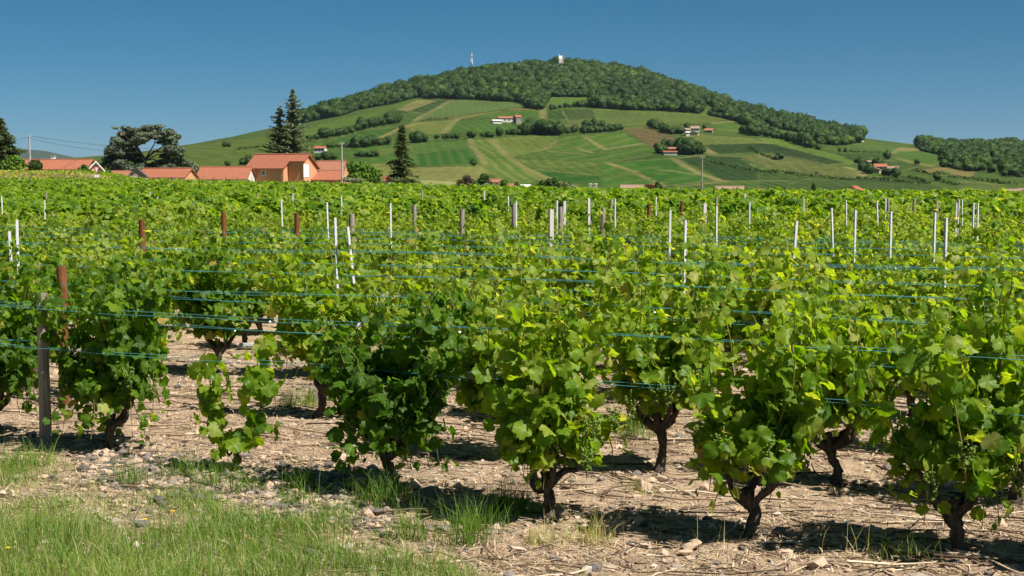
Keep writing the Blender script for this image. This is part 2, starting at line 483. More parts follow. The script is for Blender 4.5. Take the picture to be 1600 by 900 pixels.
HEDGES = [  # base line, number of trees, heights (m), how to find it
 (R3((20,612),(110,610)), 5, 8), (R3((165,590),(230,588),(330,585)), 7, 6), (R3((370,582),(420,580)), 3, 8), (R3((455,578),(510,576)), 3, 8.5),
 (R3((545,572),(580,570)), 2, 9), (R3((610,566),(680,562)), 4, 7.5), (R3((705,560),(780,558),(860,562),(960,564)), 15, 15),
 (R3((980,555),(1140,550),(1320,535)), 19, 8), (R3((1090,520),(1200,515)), 4, 9),
 (R2((570,402),(640,390)), 4, 6), (R2((640,388),(700,380)), 3, 12), (R2((720,375),(850,350)), 9, 8), (R2((860,340),(910,325)), 3, 12),
 (R2((950,320),(1030,305)), 5, 10), (R2((1040,300),(1130,288)), 5, 11), (R2((880,442),(975,432)), 5, 11), (R2((985,425),(1070,425)), 6, 9),
 (R2((1215,412),(1290,408)), 4, 12), (R2((700,445),(860,440)), 9, 5), (R2((650,520),(720,525)), 4, 9), (R2((850,505),(1000,500)), 9, 6),
 (R4((800,478),(840,485)), 3, 9), (R4((850,490),(900,490)), 3, 13), (R4((900,488),(1100,520)), 11, 7), (R4((1100,528),(1200,555)), 7, 13), (R4((1200,560),(1270,578)), 5, 7),
 (R4((225,432),(290,450)), 4, 9), (R4((290,468),(410,480)), 9, 8), (R4((590,360),(690,365)), 6, 6), (R4((1275,540),(1400,542)), 8, 7),
 (R4((265,590),(290,600)), 2, 10), (R4((300,555),(350,560)), 3, 8), (R4((380,580),(430,590)), 3, 15), (R4((430,605),(500,605)), 5, 16), (R4((500,600),(545,605)), 3, 10),
 (R4((440,440),(470,465)), 2, 10), (R4((550,445),(590,450)), 2, 7), (R4((1000,640),(1035,640)), 2, 7), (R4((1530,665),(1540,680)), 1, 12), (R4((1570,710),(1590,715)), 1, 11),
 (R5((560,520),(590,525)), 1, 9), (R5((600,560),(660,572)), 3, 10), (R5((680,515),(715,518)), 3, 9), (R5((735,580),(785,585)), 3, 11),
 (R5((440,428),(480,430)), 2, 7), (R5((770,480),(795,485)), 1, 11), (R5((940,510),(955,512)), 1, 7), (R5((1040,610),(1060,612)), 1, 8), (R5((1360,555),(1440,562)), 5, 7),
 (R3((370,750),(410,752)), 2, 7), (R3((780,400),(820,402)), 2, 7), (R3((860,408),(1140,385)), 10, 5), (R3((1060,390),(1120,392)), 3, 8), (R3((1510,520),(1600,545)), 5, 9),
 (R3((1545,670),(1580,680)), 2, 9), (R2((40,440),(85,438)), 3, 6), (R2((190,545),(230,550)), 4, 9), (R2((140,550),(175,550)), 2, 7), (R2((40,558),(70,560)), 2, 6),
]
LOWHEDGES = [  # thin dark hedge lines: base line, height
 (R5((905,545),(1000,568),(1200,595),(1340,612),(1480,632),(1640,636)), 3.0, 'thin dark hedge line running down to the right below the dry field'),
 (R5((870,590),(930,605),(1000,630)), 2.6, 'short dark hedge curving beside the red-roofed farm'),
 (R5((1090,620),(1150,635),(1210,640)), 2.8, 'short dark hedge left of the staked young orchard rows'),
 (R5((0,555),(200,575),(420,600),(700,605),(940,632)), 2.4, 'long thin dark hedge below the dotted slope right of the knoll'),
 (R5((480,432),(690,436)), 2.6, 'thin dark hedge below the little white house at the wood edge'),
 (R2((100,462),(270,440)), 2.6, 'thin dark hedge on the bare left shoulder of the hill'),
 (R3((70,478),(180,468),(290,458)), 3.0, 'dark hedge edging the pale green field on the upper left'),
 (R4((840,560),(900,600),(1000,640)), 2.2, 'dark hedge between the two darkest green plots'),
 (R4((600,655),(800,700),(1000,725)), 2.2, 'dark hedge crossing the darkest plot behind the middle pole'),
]

def build_terrain():
    def grade(a, b, n): return np.linspace(a, b, n)
    xs = np.concatenate([-np.geomspace(9000, 1210, 14), np.arange(-1180, 1181, 1.9), np.geomspace(1210, 9000, 14)])
    yn = np.concatenate([np.linspace(-400, -20, 8), np.arange(-10, 60, 5), np.arange(60, 650.1, 5.0)])
    yh = np.concatenate([np.arange(650, 2330, 3.2), np.geomspace(2335, 13000, 26)])
    def sheet(name, xs, ys, mat, label, cat):
        X, Y = np.meshgrid(xs, ys)
        Z = H(X, Y)
        P = np.stack([X, Y, Z], -1)
        px, py = project(P)
        C = np.empty(X.shape + (3,)); C[:] = lin(88, 118, 50)
        R = np.zeros(X.shape + (4,)); R[..., 0] = .8; R[..., 1] = .6; R[..., 2] = .25; R[..., 3] = .5
        far = Y > 420
        wob = 1.2 * fbm(X / 23., Y / 60., 2, 3)
        for poly, c, ang, con, pat in PARCELS:
            m = inpoly(px + wob, py + .3 * wob, poly) & far
            C[m] = lin(*c); R[m] = (math.cos(math.radians(ang)), math.sin(math.radians(ang)), con, pat)
        # margins of the parcels: pale headlands or dark grassy banks
        em = np.zeros(X.shape); ec = np.zeros(X.shape + (3,))
        rr = np.random.default_rng(3)
        if Y.max() > 1000:
            for poly, c, ang, con, pat in PARCELS:
                for a, b in zip(poly, poly[1:] + poly[:1]):
                    u = rr.random(); dark = rr.random() < .45; wd = rr.uniform(.45, .8)
                    if u < .25: continue
                    ax, ay = a; bx, by = b; L2 = (bx - ax) ** 2 + (by - ay) ** 2 + 1e-6
                    t = np.clip(((px - ax) * (bx - ax) + (py - ay) * (by - ay)) / L2, 0, 1)
                    dd = np.hypot(px + wob * .5 - ax - t * (bx - ax), py - ay - t * (by - ay))
                    e = (1 - sstep(wd * .5, wd * 1.1, dd)) * far
                    k_ = e > em
                    em = np.where(k_, e, em); ec[k_] = lin(52, 70, 36) if dark else lin(158, 152, 100)
            C = C * (1 - .8 * em[..., None]) + ec * .8 * em[..., None]
        for poly in FOREST:
            m = inpoly(px, py, poly) & (Y > 800) & (Y < CREST_Y + 60)
            C[m] = lin(46, 66, 34); R[m] = (1, 0, 0, .3)
        m = Y > CREST_Y + 60
        C[m] = lin(60, 85, 50); R[m] = (1, 0, 0, .3)
        tw = np.zeros(X.shape)
        for line, w in TRACKS:
            pts = np.array([hit(*q) for q in line])[:, :2]
            for a, b in zip(pts[:-1], pts[1:]):
                ab = b - a; L2 = (ab ** 2).sum() + 1e-6
                t = np.clip(((X - a[0]) * ab[0] + (Y - a[1]) * ab[1]) / L2, 0, 1)
                # a track seen this flat reads by its width across the slope
                d = np.hypot(X - a[0] - t * ab[0], (Y - a[1] - t * ab[1]) * .45)
                tw = np.maximum(tw, 1 - sstep(w * .2, w * .46, d))
        tw = (tw * (.75 + .35 * fbm(X / 15, Y / 40, 2, 9)))[..., None]
        C = C * (1 - tw) + lin(176, 160, 118) * tw
        R[..., 2] *= 1 - tw[..., 0]
        ny, nx = X.shape
        i = np.arange(ny * nx).reshape(ny, nx)
        F = np.stack([i[:-1, :-1], i[:-1, 1:], i[1:, 1:], i[1:, :-1]], -1).reshape(-1, 4)
        mb = MB(); mb.add(P.reshape(-1, 3), F, 0, np.concatenate([C, np.ones(X.shape + (1,))], -1).reshape(-1, 4))
        o = mb.build(name, mat, smooth=True)
        ra = o.data.attributes.new('rows', 'FLOAT_COLOR', 'POINT')
        ra.data.foreach_set('color', R.astype(np.float32).ravel())
        tag(o, label, cat, kind='structure')
    t = NT('hill fields')
    colr, *_ = t.attr('tint')
    ra = t.n('ShaderNodeAttribute', attribute_name='rows'); sp = t.n('ShaderNodeSeparateColor'); t.l(ra.outputs['Color'], sp.inputs[0])
    p = t.geo(); xyz = t.n('ShaderNodeSeparateXYZ'); t.l(p, xyz.inputs[0])
    s = t.math('ADD', t.math('MULTIPLY', xyz.outputs[0], sp.outputs[0]), t.math('MULTIPLY', t.math('MULTIPLY', xyz.outputs[1], .13), sp.outputs[1]))
    wob = t.noise(.02, 2, .5, p)
    s = t.math('ADD', s, t.math('MULTIPLY', wob, 5))
    st = t.math('MULTIPLY', t.math('ADD', t.math('SINE', t.math('MULTIPLY', s, 2 * math.pi / 6.0)), 1), .5)
    st = t.math('POWER', st, 2)
    brk = t.ramp(t.noise(.05, 3, .6, p), [(.32, 0), (.5, 1)])
    st = t.math('MULTIPLY', t.math('MULTIPLY', st, t.math('ADD', sp.outputs[2], .12)), brk)
    ps = t.mapping(p, (1, .45, 1))
    n1 = t.noise(.018, 4, .6, ps); n2 = t.noise(.2, 3, .75, ps); n3 = t.noise(.7, 2, .7, ps)
    c = t.mix(t.math('MULTIPLY', st, .62), colr, lin(166, 158, 104))
    dots = t.math('MULTIPLY', t.ramp(n2, [(.52, 0), (.66, 1)]), ra.outputs['Alpha'])
    c = t.mix(t.math('MULTIPLY', dots, .55), c, lin(160, 160, 96))
    v = t.math('ADD', t.math('MULTIPLY', n1, .7), t.math('ADD', t.math('MULTIPLY', n2, .7), t.math('MULTIPLY', n3, .6)))
    c = t.mix(1.0, c, t.ramp(v, [(.6, .45 * np.ones(3)), (1.3, 1.45 * np.ones(3))]), 'MULTIPLY')
    c = t.mix(1.0, c, (.235, .255, .18), 'MULTIPLY')
    mat = t.end(t.bsdf(c, .95, None, .1))
    sheet('hill', xs, yh, mat, 'broad rounded hill of vineyard plots with a wooded top', 'hill')
    t = NT('field earth')
    p = t.geo(); n = t.noise(1.3, 6, .65, p); n2 = t.noise(.08, 3, .5, p)
    c = t.ramp(n, [(.3, (.17, .125, .085)), (.55, (.30, .225, .155)), (.75, (.40, .31, .22))])
    yy = t.n('ShaderNodeSeparateXYZ'); t.l(p, yy.inputs[0])
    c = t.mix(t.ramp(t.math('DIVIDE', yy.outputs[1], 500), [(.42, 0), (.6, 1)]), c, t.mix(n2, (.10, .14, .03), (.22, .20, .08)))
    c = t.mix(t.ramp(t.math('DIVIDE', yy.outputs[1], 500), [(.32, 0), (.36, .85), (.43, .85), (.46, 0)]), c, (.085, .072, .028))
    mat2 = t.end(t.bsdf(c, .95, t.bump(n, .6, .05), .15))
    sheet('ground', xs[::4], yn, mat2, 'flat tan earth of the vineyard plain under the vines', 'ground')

build_terrain()

# distant blue mountain
def mountain():
    xs = np.linspace(-5600, -1500, 90); ys = np.linspace(8600, 11200, 14)
    X, Y = np.meshgrid(xs, ys)
    sil = np.array([(-400, 225), (-100, 226), (20, 229), (60, 233), (100, 242), (128, 249), (170, 262), (260, 275), (340, 285)], float)
    hz = np.interp(X, (sil[:, 0] - 800) / FPX * 9900, CAM_Z + (HORIZON - sil[:, 1]) / FPX * 9900)
    prof = 1 - np.abs((Y - 9900) / 1300.0) ** 1.5
    Z = -40 + (hz + 40) * prof + 12 * fbm(X / 260, Y / 300, 3, 77) * (prof > .02)
    ny, nx = X.shape; i = np.arange(ny * nx).reshape(ny, nx)
    F = np.stack([i[:-1, :-1], i[:-1, 1:], i[1:, 1:], i[1:, :-1]], -1).reshape(-1, 4)
    t = NT('wooded mountain'); n = t.noise(.012, 5, .6, t.geo())
    m = t.end(t.bsdf(t.ramp(n, [(.3, (.014, .028, .014)), (.7, (.035, .055, .025))]), .95, None, .1))
    tag(MB().add(np.stack([X, Y, Z], -1).reshape(-1, 3), F).build('mountain', m, smooth=True), 'low wooded mountain fading to blue at the left edge', 'mountain', kind='structure')
mountain()

# ------------------------------------------------------------------ near soil
GP = lambda px, py: at(px, py, 1.0) if False else (lambda d: np.array([0, 0, CAM_Z]) + d * (CAM_Z / -d[2]))(ray(px, py))
def soil_h(x, y):
    r = fbm(x * 1.1, y * 1.1, 3, 21) * .022 + fbm(x * 6, y * 6, 3, 31) * .014 + np.abs(fbm(x * 17, y * 17, 2, 41)) * .014
    edge = np.minimum(np.minimum(sstep(-8.0, -7.2, x), 1 - sstep(7.2, 8.0, x)), np.minimum(sstep(2.5, 3.2, y), 1 - sstep(18, 19, y)))
    return (r + .012) * edge - .05 * (1 - edge)

def build_soil():
    xs = np.arange(-8, 8.001, .028); ys = np.concatenate([np.arange(2.5, 9, .022), np.arange(9, 19.01, .05)])
    X, Y = np.meshgrid(xs, ys)
    Z = soil_h(X, Y) + H(X, Y)
    ny, nx = X.shape; i = np.arange(ny * nx).reshape(ny, nx)
    F = np.stack([i[:-1, :-1], i[:-1, 1:], i[1:, 1:], i[1:, :-1]], -1).reshape(-1, 4)
    t = NT('stony vineyard soil')
    p = t.geo()
    n1 = t.noise(.9, 3, .5, p); n2 = t.noise(9, 6, .7, p); n3 = t.noise(70, 4, .7, p)
    st = t.noise(14, 4, .6, t.mapping(p, (.35, 2.2, 1), (0, 0, .5)), 1.2)
    c = t.ramp(n2, [(.28, (.11, .07, .047)), (.40, (.36, .25, .175)), (.54, (.55, .40, .265)), (.70, (.68, .52, .36))])
    c = t.mix(t.math('MULTIPLY', t.ramp(st, [(.5, 0), (.62, 1)]), .6), c, (.46, .37, .25))
    c = t.mix(t.math('MULTIPLY', t.ramp(n3, [(.38, 1), (.50, 0)]), .5), c, (.17, .115, .075))
    c = t.mix(t.math('MULTIPLY', t.ramp(n1, [(.45, 0), (.7, 1)]), .35), c, (.27, .21, .16))
    h = t.math('ADD', t.math('MULTIPLY', n2, .6), t.math('MULTIPLY', n3, .6))
    m = t.end(t.bsdf(c, .95, t.bump(h, 1.0, .05), .1))
    tag(MB().add(np.stack([X, Y, Z], -1).reshape(-1, 3), F).build('soil', m, smooth=True),
        'pale tan stony soil strewn with straw in front of the vines', 'soil', kind='structure')
build_soil()

def groundz(x, y): return H(x, y) + soil_h(x, y)

def rock_mesh(rng, n, sx, sy, sz, sub=3):
    v, f = ico(sub)
    k = rng.uniform(0, 50)
    d = 1 + .28 * np.stack([fbm(v[:, 0] * 1.2 + k, v[:, 1] * 1.2 + v[:, 2] * 1.1 + k, 3, 3)], -1)[:, 0]
    q = v * d[:, None]
    # a few flattened facets
    for _ in range(11):
        nrm = unit(rng.normal(size=3)); lim = rng.uniform(.42, .8)
        s = q @ nrm; q = q - np.where(s > lim, (s - lim), 0)[:, None] * nrm
    return q * np.array([sx, sy, sz]), f

STONE_STOPS = [(0, (.06, .06, .06)), (.25, (.18, .165, .155)), (.45, (.40, .31, .235)), (.75, (.52, .37, .26)), (1, (.62, .54, .46))]
def stone_mat():
    t = NT('field stone'); _, r, *_ = t.attr()
    n = t.noise(22, 5, .65, t.obj())
    c = t.mix(t.math('MULTIPLY', n, .5), t.ramp(r, STONE_STOPS), (.16, .12, .09))
    return t.end(t.bsdf(c, .88, t.bump(n, .5, .01), .2))
M_STONE = stone_mat()

GRASS_EDGE = [(-900, 735), (0, 738), (120, 757), (200, 772), (330, 770), (420, 790), (520, 800), (600, 815), (680, 850), (760, 872), (775, 900), (700, 1150), (-900, 1150)]
def grass_density(x, y):
    px, py = project(np.stack([x, y, np.zeros_like(x)], -1))
    e = np.interp(px, [-900, 0, 120, 200, 330, 420, 520, 600, 680, 760, 800], [738, 742, 772, 784, 786, 798, 822, 834, 854, 880, 935])
    s = (py - e) / 60.0
    nz = fbm(x * 1.9, y * 1.9, 3, 61)
    return np.clip(s * 1.0 + .12 + nz * 1.6, 0, 1)

def build_litter():
    rng = np.random.default_rng(11)
    # gravel: too many to count
    mb = MB()
    v0, f0 = ico(1)
    n = 24000
    y = 3.4 + 9.5 * rng.random(n) ** 1.5; x = rng.uniform(-.47, .47, n) * (y + 1.5)
    gx, gy = GP(250, 760)[:2]
    k = n // 4     # a gravelly strip beside the grass
    px = rng.uniform(120, 620, k); py = 735 + rng.normal(0, 22, k) + (px - 200) * .16
    g = np.array([GP(a, b)[:2] for a, b in zip(px, py)])
    x[:k], y[:k] = g[:, 0], g[:, 1]
    s = np.exp(rng.normal(math.log(.0092), .62, n)).clip(.004, .04)
    tint = rng.random(n); tint[:k] = rng.random(k) ** 1.6 * .8 + .1 * (rng.random(k) > .7)
    R = rng.uniform(.55, 1.15, (n, len(v0), 1))
    V = v0[None] * R * s[:, None, None] * np.stack([rng.uniform(.8, 1.5, n), rng.uniform(.7, 1.2, n), rng.uniform(.45, .8, n)], -1)[:, None, :]
    a = rng.uniform(0, 6.28, n); ca, sa = np.cos(a)[:, None], np.sin(a)[:, None]
    V = np.stack([V[..., 0] * ca - V[..., 1] * sa, V[..., 0] * sa + V[..., 1] * ca, V[..., 2]], -1)
    V += np.stack([x, y, groundz(x, y) + s * .2], -1)[:, None, :]
    F = (f0[None] + (np.arange(n) * len(v0))[:, None, None]).reshape(-1, 3)
    A = np.zeros((n, len(v0), 4)); A[..., 0] = tint[:, None]
    mb.add(V.reshape(-1, 3), F, 0, A.reshape(-1, 4))
    tag(mb.build('gravel', M_STONE), 'small pebbles and gravel scattered over the tan soil', 'gravel', kind='stuff')
    # dry prunings lying about
    mb = MB()
    th = math.atan2(-.45, .89)
    for k in range(7500):
        yy = 3.6 + 10 * rng.random() ** 1.5; xx = rng.uniform(-.46, .46) * (yy + 1.5)
        if grass_density(np.array([xx]), np.array([yy]))[0] > .5 and rng.random() < .8: continue
        L = rng.choice([.06, .12, .25, .45, .8], p=[.30, .32, .25, .11, .02]) * rng.uniform(.7, 1.3)
        an = th + rng.normal(0, .55) if rng.random() < .7 else rng.uniform(0, 6.28)
        m = 5; t = np.linspace(-.5, .5, m) * L
        b = rng.normal(0, .09) * L
        q = np.stack([t, b * (1 - (2 * t / L) ** 2) + rng.normal(0, .012 * L, m), np.zeros(m)], -1)
        q = rot_z(q, an) + np.array([xx, yy, 0])
        r0 = rng.uniform(.0013, .0038) * (1.5 if L > .3 else 1)
        q[:, 2] = groundz(q[:, 0], q[:, 1]) + r0 + abs(rng.normal(0, .012))
        mb.tube(q, r0 * np.linspace(1.1, .6, m), 4, 0, (rng.random(), 0, 0, 0))
    t = NT('dry prunings'); _, r, *_ = t.attr()
    m = t.end(t.bsdf(t.ramp(r, [(0, (.035, .024, .016)), (.45, (.12, .085, .055)), (.75, (.34, .25, .165)), (1, (.60, .50, .37))]), .85, None, .15))
    tag(mb.build('dry_prunings', m), 'dry brown vine prunings lying on the soil', 'prunings', kind='stuff')
    # bigger stones, each its own thing
    S = [(672, 787, .075, .05, .12, 'dark grey-green stone at the foot of the dark leafy vine'),
         (643, 776, .07, .05, .55, 'tan stone left of the dark grey-green stone'),
         (1565, 828, .05, .045, .72, 'orange-tan stone lying right of the rightmost front vine'),
         (810, 718, .045, .035, .35, 'grey stone beside the slim trunk in the second row'),
         (1003, 770, .065, .05, .62, 'broad tan boulder half sunk behind the fourth front vine'),
         (1032, 757, .06, .03, .50, 'flat brown stone near the forked trunk of the second row'),
         (968, 835, .05, .04, .28, 'grey stone in the vine shadow at the middle of the soil'),
         (997, 828, .035, .04, .66, 'upright tan stone in the vine shadow at the middle of the soil'),
         (1293, 748, .028, .022, .9, 'small pale stone beside the second row trunk on the right'),
         (1278, 892, .07, .035, .62, 'long reddish-tan slab at the bottom right of the soil'),
         (1082, 865, .075, .03, .72, 'flat cream slab at the left of the fifth front vine'),
         (1035, 873, .045, .03, .7, 'tan rounded stone at the bottom edge of the soil'),
         (772, 838, .05, .035, .45, 'pale grey block at the edge of the grass'),
         (490, 628, .10, .11, .30, 'large grey-brown boulder under the vine by the bare gap'),
         (128, 742, .035, .025, .85, 'pale flat stone on the gravel strip by the grass'),
         (85, 754, .035, .03, .12, 'dark grey stone on the gravel strip by the grass'),
         (1215, 845, .05, .03, .18, 'dark stone in the shadow between the two right front vines'),
         (1400, 812, .03, .02, .3, 'small grey stone between the two right front vines'),
         (463, 760, .04, .05, .05, 'small black stone in the shadow right of the young vine'),
         (1485, 742, .03, .02, .66, 'small tan stone behind the rightmost front vine'),
         (548, 800, .045, .03, .9, 'whitish stone at the grass edge below the dark leafy vine'),
         (640, 700, .03, .02, .7, 'small tan stone behind the dark leafy vine'),
         (990, 755, .03, .022, .6, 'small reddish stone under the second row')]
    for i, (px, py, a, hgt, tn, lab) in enumerate(S):
        v, f = rock_mesh(rng, 2, a, a * rng.uniform(.65, .95), hgt)
        o = MB().add(v, f, 0, (tn, 0, 0, 0)).build('stone', M_STONE)
        g = GP(px, py); o.location = (g[0], g[1], float(groundz(g[0], g[1])) + hgt * .35); o.rotation_euler = (0, 0, rng.uniform(0, 6))
        tag(o, lab, 'stone')

build_litter()

def blades(rng, x, y, z, L, w, tint, lean=.45):
    n = len(x); k = 4
    az = rng.uniform(0, 6.283, n); ln = np.abs(rng.normal(0, lean, n)) + .1
    t = np.linspace(0, 1, k)
    out = (ln[:, None] * L[:, None]) * t[None, :] ** 1.8
    up = L[:, None] * (t[None, :] - .25 * (ln[:, None] ** 1.0) * t[None, :] ** 2)
    cx = x[:, None] + np.cos(az)[:, None] * out; cy_ = y[:, None] + np.sin(az)[:, None] * out; cz = z[:, None] + np.maximum(up, t[None, :] * .01)
    wa = az + math.pi / 2 + rng.normal(0, .5, n)
    ww = w[:, None] * (1 - t[None, :] ** 1.5 * .92) * .5
    dx = np.cos(wa)[:, None] * ww; dy = np.sin(wa)[:, None] * ww
    V = np.stack([np.stack([cx - dx, cy_ - dy, cz], -1), np.stack([cx + dx, cy_ + dy, cz], -1)], 2).reshape(n, 2 * k, 3)
    q = np.array([(2 * j, 2 * j + 1, 2 * j + 3, 2 * j + 2) for j in range(k - 1)])
    F = (q[None] + (np.arange(n) * 2 * k)[:, None, None]).reshape(-1, 4)
    A = np.zeros((n, 2 * k, 4)); A[..., 0] = tint[:, None]
    return V.reshape(-1, 3), F, A.reshape(-1, 4)

def build_grass():
    rng = np.random.default_rng(5)
    n = 175000
    y = rng.uniform(3.6, 9.2, n); x = rng.uniform(-.62, .12, n) * y
    d = grass_density(x, y)
    keep = rng.random(n) < d ** 1.3
    x, y, d = x[keep], y[keep], d[keep]
    n = len(x)
    clump = fbm(x * 3, y * 3, 2, 71)
    L = (.030 + .050 * d) * np.exp(rng.normal(0, .4, n)) * (1 + .6 * clump)
    dry = fbm(x * 1.3 + 4, y * 1.3, 3, 81)
    tint = np.clip(rng.beta(2, 3, n) * .75 + .25 * dry + .25 * (1 - d), 0, .99)
    tint = np.where(rng.random(n) < .13, rng.uniform(.72, 1, n), tint)
    mb = MB(); mb.add(*_b3(blades(rng, x, y, groundz(x, y) - .004, L, rng.uniform(.002, .0038, n), tint, .7)))
    # tufts growing on the soil
    T = [(205, 762, .14, 130, .2), (285, 752, .13, 150, .2), (330, 765, .12, 120, .3), (385, 775, .13, 140, .3), (470, 770, .12, 120, .35), (345, 745, .09, 80, .35),
         (610, 790, .14, 160, .25), (585, 800, .14, 150, .3), (790, 805, .15, 260, .08), (815, 812, .11, 140, .1), (745, 835, .14, 150, .25), (730, 860, .16, 170, .3),
         (640, 850, .16, 180, .35), (450, 640, .16, 120, .3), (480, 635, .14, 120, .5), (995, 690, .16, 130, .4), (465, 795, .12, 120, .4), (530, 815, .12, 120, .4),
         (1290, 868, .17, 7, .95), (1345, 885, .2, 6, .97), (1130, 880, .15, 8, .95), (500, 870, .17, 8, .95), (1385, 880, .12, 30, .7), (1430, 885, .13, 30, .6), (1510, 860, .10, 25, .7), (780, 722, .10, 90, .85), (925, 855, .11, 140, .9), (850, 860, .09, 90, .85),
         (20, 740, .14, 120, .4), (60, 735, .12, 120, .5), (900, 640, .12, 80, .3), (1000, 775, .07, 40, .7), (865, 800, .05, 40, .7)]
    for px, py, L0, m, tn in T:
        g = GP(px, py)
        xx = g[0] + rng.normal(0, .055, m); yy = g[1] + rng.normal(0, .045, m)
        mb.add(*_b3(blades(rng, xx, yy, groundz(xx, yy) - .004, L0 * np.exp(rng.normal(0, .3, m)), rng.uniform(.002, .004, m), np.clip(rng.normal(tn, .12, m), 0, 1), .55)))
    tag(mb.build('grass', M_GRASS, smooth=True), 'rough green grass with dry tufts at the vineyard edge', 'grass', kind='stuff')
    # dry straw mat on the soil
    n = 100000
    y = 3.6 + 10 * rng.random(n) ** 1.4; x = rng.uniform(-.46, .46, n) * (y + 1.5)
    c = fbm(x * 1.7, y * 1.7, 3, 91); keep = rng.random(n) < np.clip(.45 + c * 1.3, .05, 1); x, y = x[keep], y[keep]; n = len(x)
    L = .012 + .022 * rng.random(n)
    V, F, A = blades(rng, x, y, groundz(x, y) + rng.uniform(.002, .012, n), L, rng.uniform(.0025, .007, n), rng.uniform(.8, 1, n), 3.2)
    mb = MB(); mb.add(V, F, 0, A)
    t = NT('straw'); _, r, *_ = t.attr()
    m = t.end(t.bsdf(t.ramp(r, [(.8, (.10, .065, .04)), (.88, (.34, .24, .15)), (.94, (.52, .39, .25)), (1, (.66, .53, .37))]), .8, None, .2))
    tag(mb.build('straw', m), 'dry straw and dead grass matted on the soil', 'straw', kind='stuff')
    # small yellow flowers in the grass
    mf = simple_mat('yellow petals', (.75, .50, .02), .6, .1)
    for (px, py, lab) in ((271, 829, 'bright yellow flower open in the middle of the grass'), (14, 894, 'yellow flower in the grass at the bottom left corner'),
                          (227, 841, 'small orange-yellow flower left of the bright yellow one')):
        g = GP(px, py + 14); hgt = .10
        e = tag(empty('wild_flower', (g[0], g[1], float(groundz(g[0], g[1])))), lab, 'flower')
        MB().tube([(0, 0, 0), (.004, 0, hgt * .5), (.002, -.006, hgt)], [.0015, .0013, .0012], 5).build('stem', M_SHOOT, e)
        mb = MB()
        for a in np.arange(14) * 2 * math.pi / 14:
            ca, sa = math.cos(a), math.sin(a)
            mb.add([(0, 0, hgt), (.007 * ca - .003 * sa, .007 * sa + .003 * ca, hgt + .004), (.011 * ca, .011 * sa, hgt + .005), (.007 * ca + .003 * sa, .007 * sa - .003 * ca, hgt + .004)], np.array([[0, 1, 2, 3]]))
        v, f = ico(1); mb.add(v * np.array([.006, .006, .004]) + np.array([0, 0, hgt + .003]), f)
        mb.build('blossom', mf, e)

def _b3(t): return t[0], t[1], 0, t[2]
build_grass()
# ------------------------------------------------------------------ buildings
def roof_mat(name, c, stripe=4.2):
    t = NT(name); p = t.obj(); s = t.n('ShaderNodeSeparateXYZ'); t.l(p, s.inputs[0])
    st = t.math('MULTIPLY', t.math('ADD', t.math('SINE', t.math('MULTIPLY', s.outputs[0], 2 * math.pi / .42)), 1), .5)
    n = t.noise(1.1, 4, .6, p); n2 = t.noise(6, 3, .6, p)
    cc = t.mix(n, np.array(c) * .72, np.minimum(np.array(c) * 1.22, 1))
    cc = t.mix(t.math('MULTIPLY', n2, .4), cc, np.array(c) * .55)
    return t.end(t.bsdf(cc, .85, t.bump(st, .6, .08), .15))
M_TILE = roof_mat('terracotta tiles', (.33, .122, .072))
M_TILE2 = roof_mat('faded terracotta tiles', (.31, .135, .085))
M_TILE3 = roof_mat('pale brown tiles', (.30, .20, .145))
M_SLATE = roof_mat('grey roofing', (.10, .10, .115))
M_ORANGE = simple_mat('orange render', (.52, .255, .14), .9, .08, 1.5)
M_CREAM = simple_mat('cream render', (.48, .38, .27), .9, .08, 1.5)
M_WHITE = simple_mat('white render', (.58, .56, .52), .9, .06, 1.5)
M_STONEWALL = simple_mat('grey stone wall', (.24, .21, .185), .95, .35, 3)
M_WTRIM = simple_mat('white paint', (.66, .66, .64), .6, .03, 2)
M_DARK = simple_mat('dark opening', (.03, .032, .035), .4, .1, 2)
M_GLASS = simple_mat('window glass', (.05, .065, .08), .15, .1, 2, spec=.6)
M_BROWN = simple_mat('brown timber', (.16, .09, .055), .8, .2, 4)
M_GREYP = simple_mat('grey concrete', (.32, .32, .31), .85, .12, 3)
M_METAL = simple_mat('dull metal', (.35, .36, .37), .5, .1, 3, metal=.6)

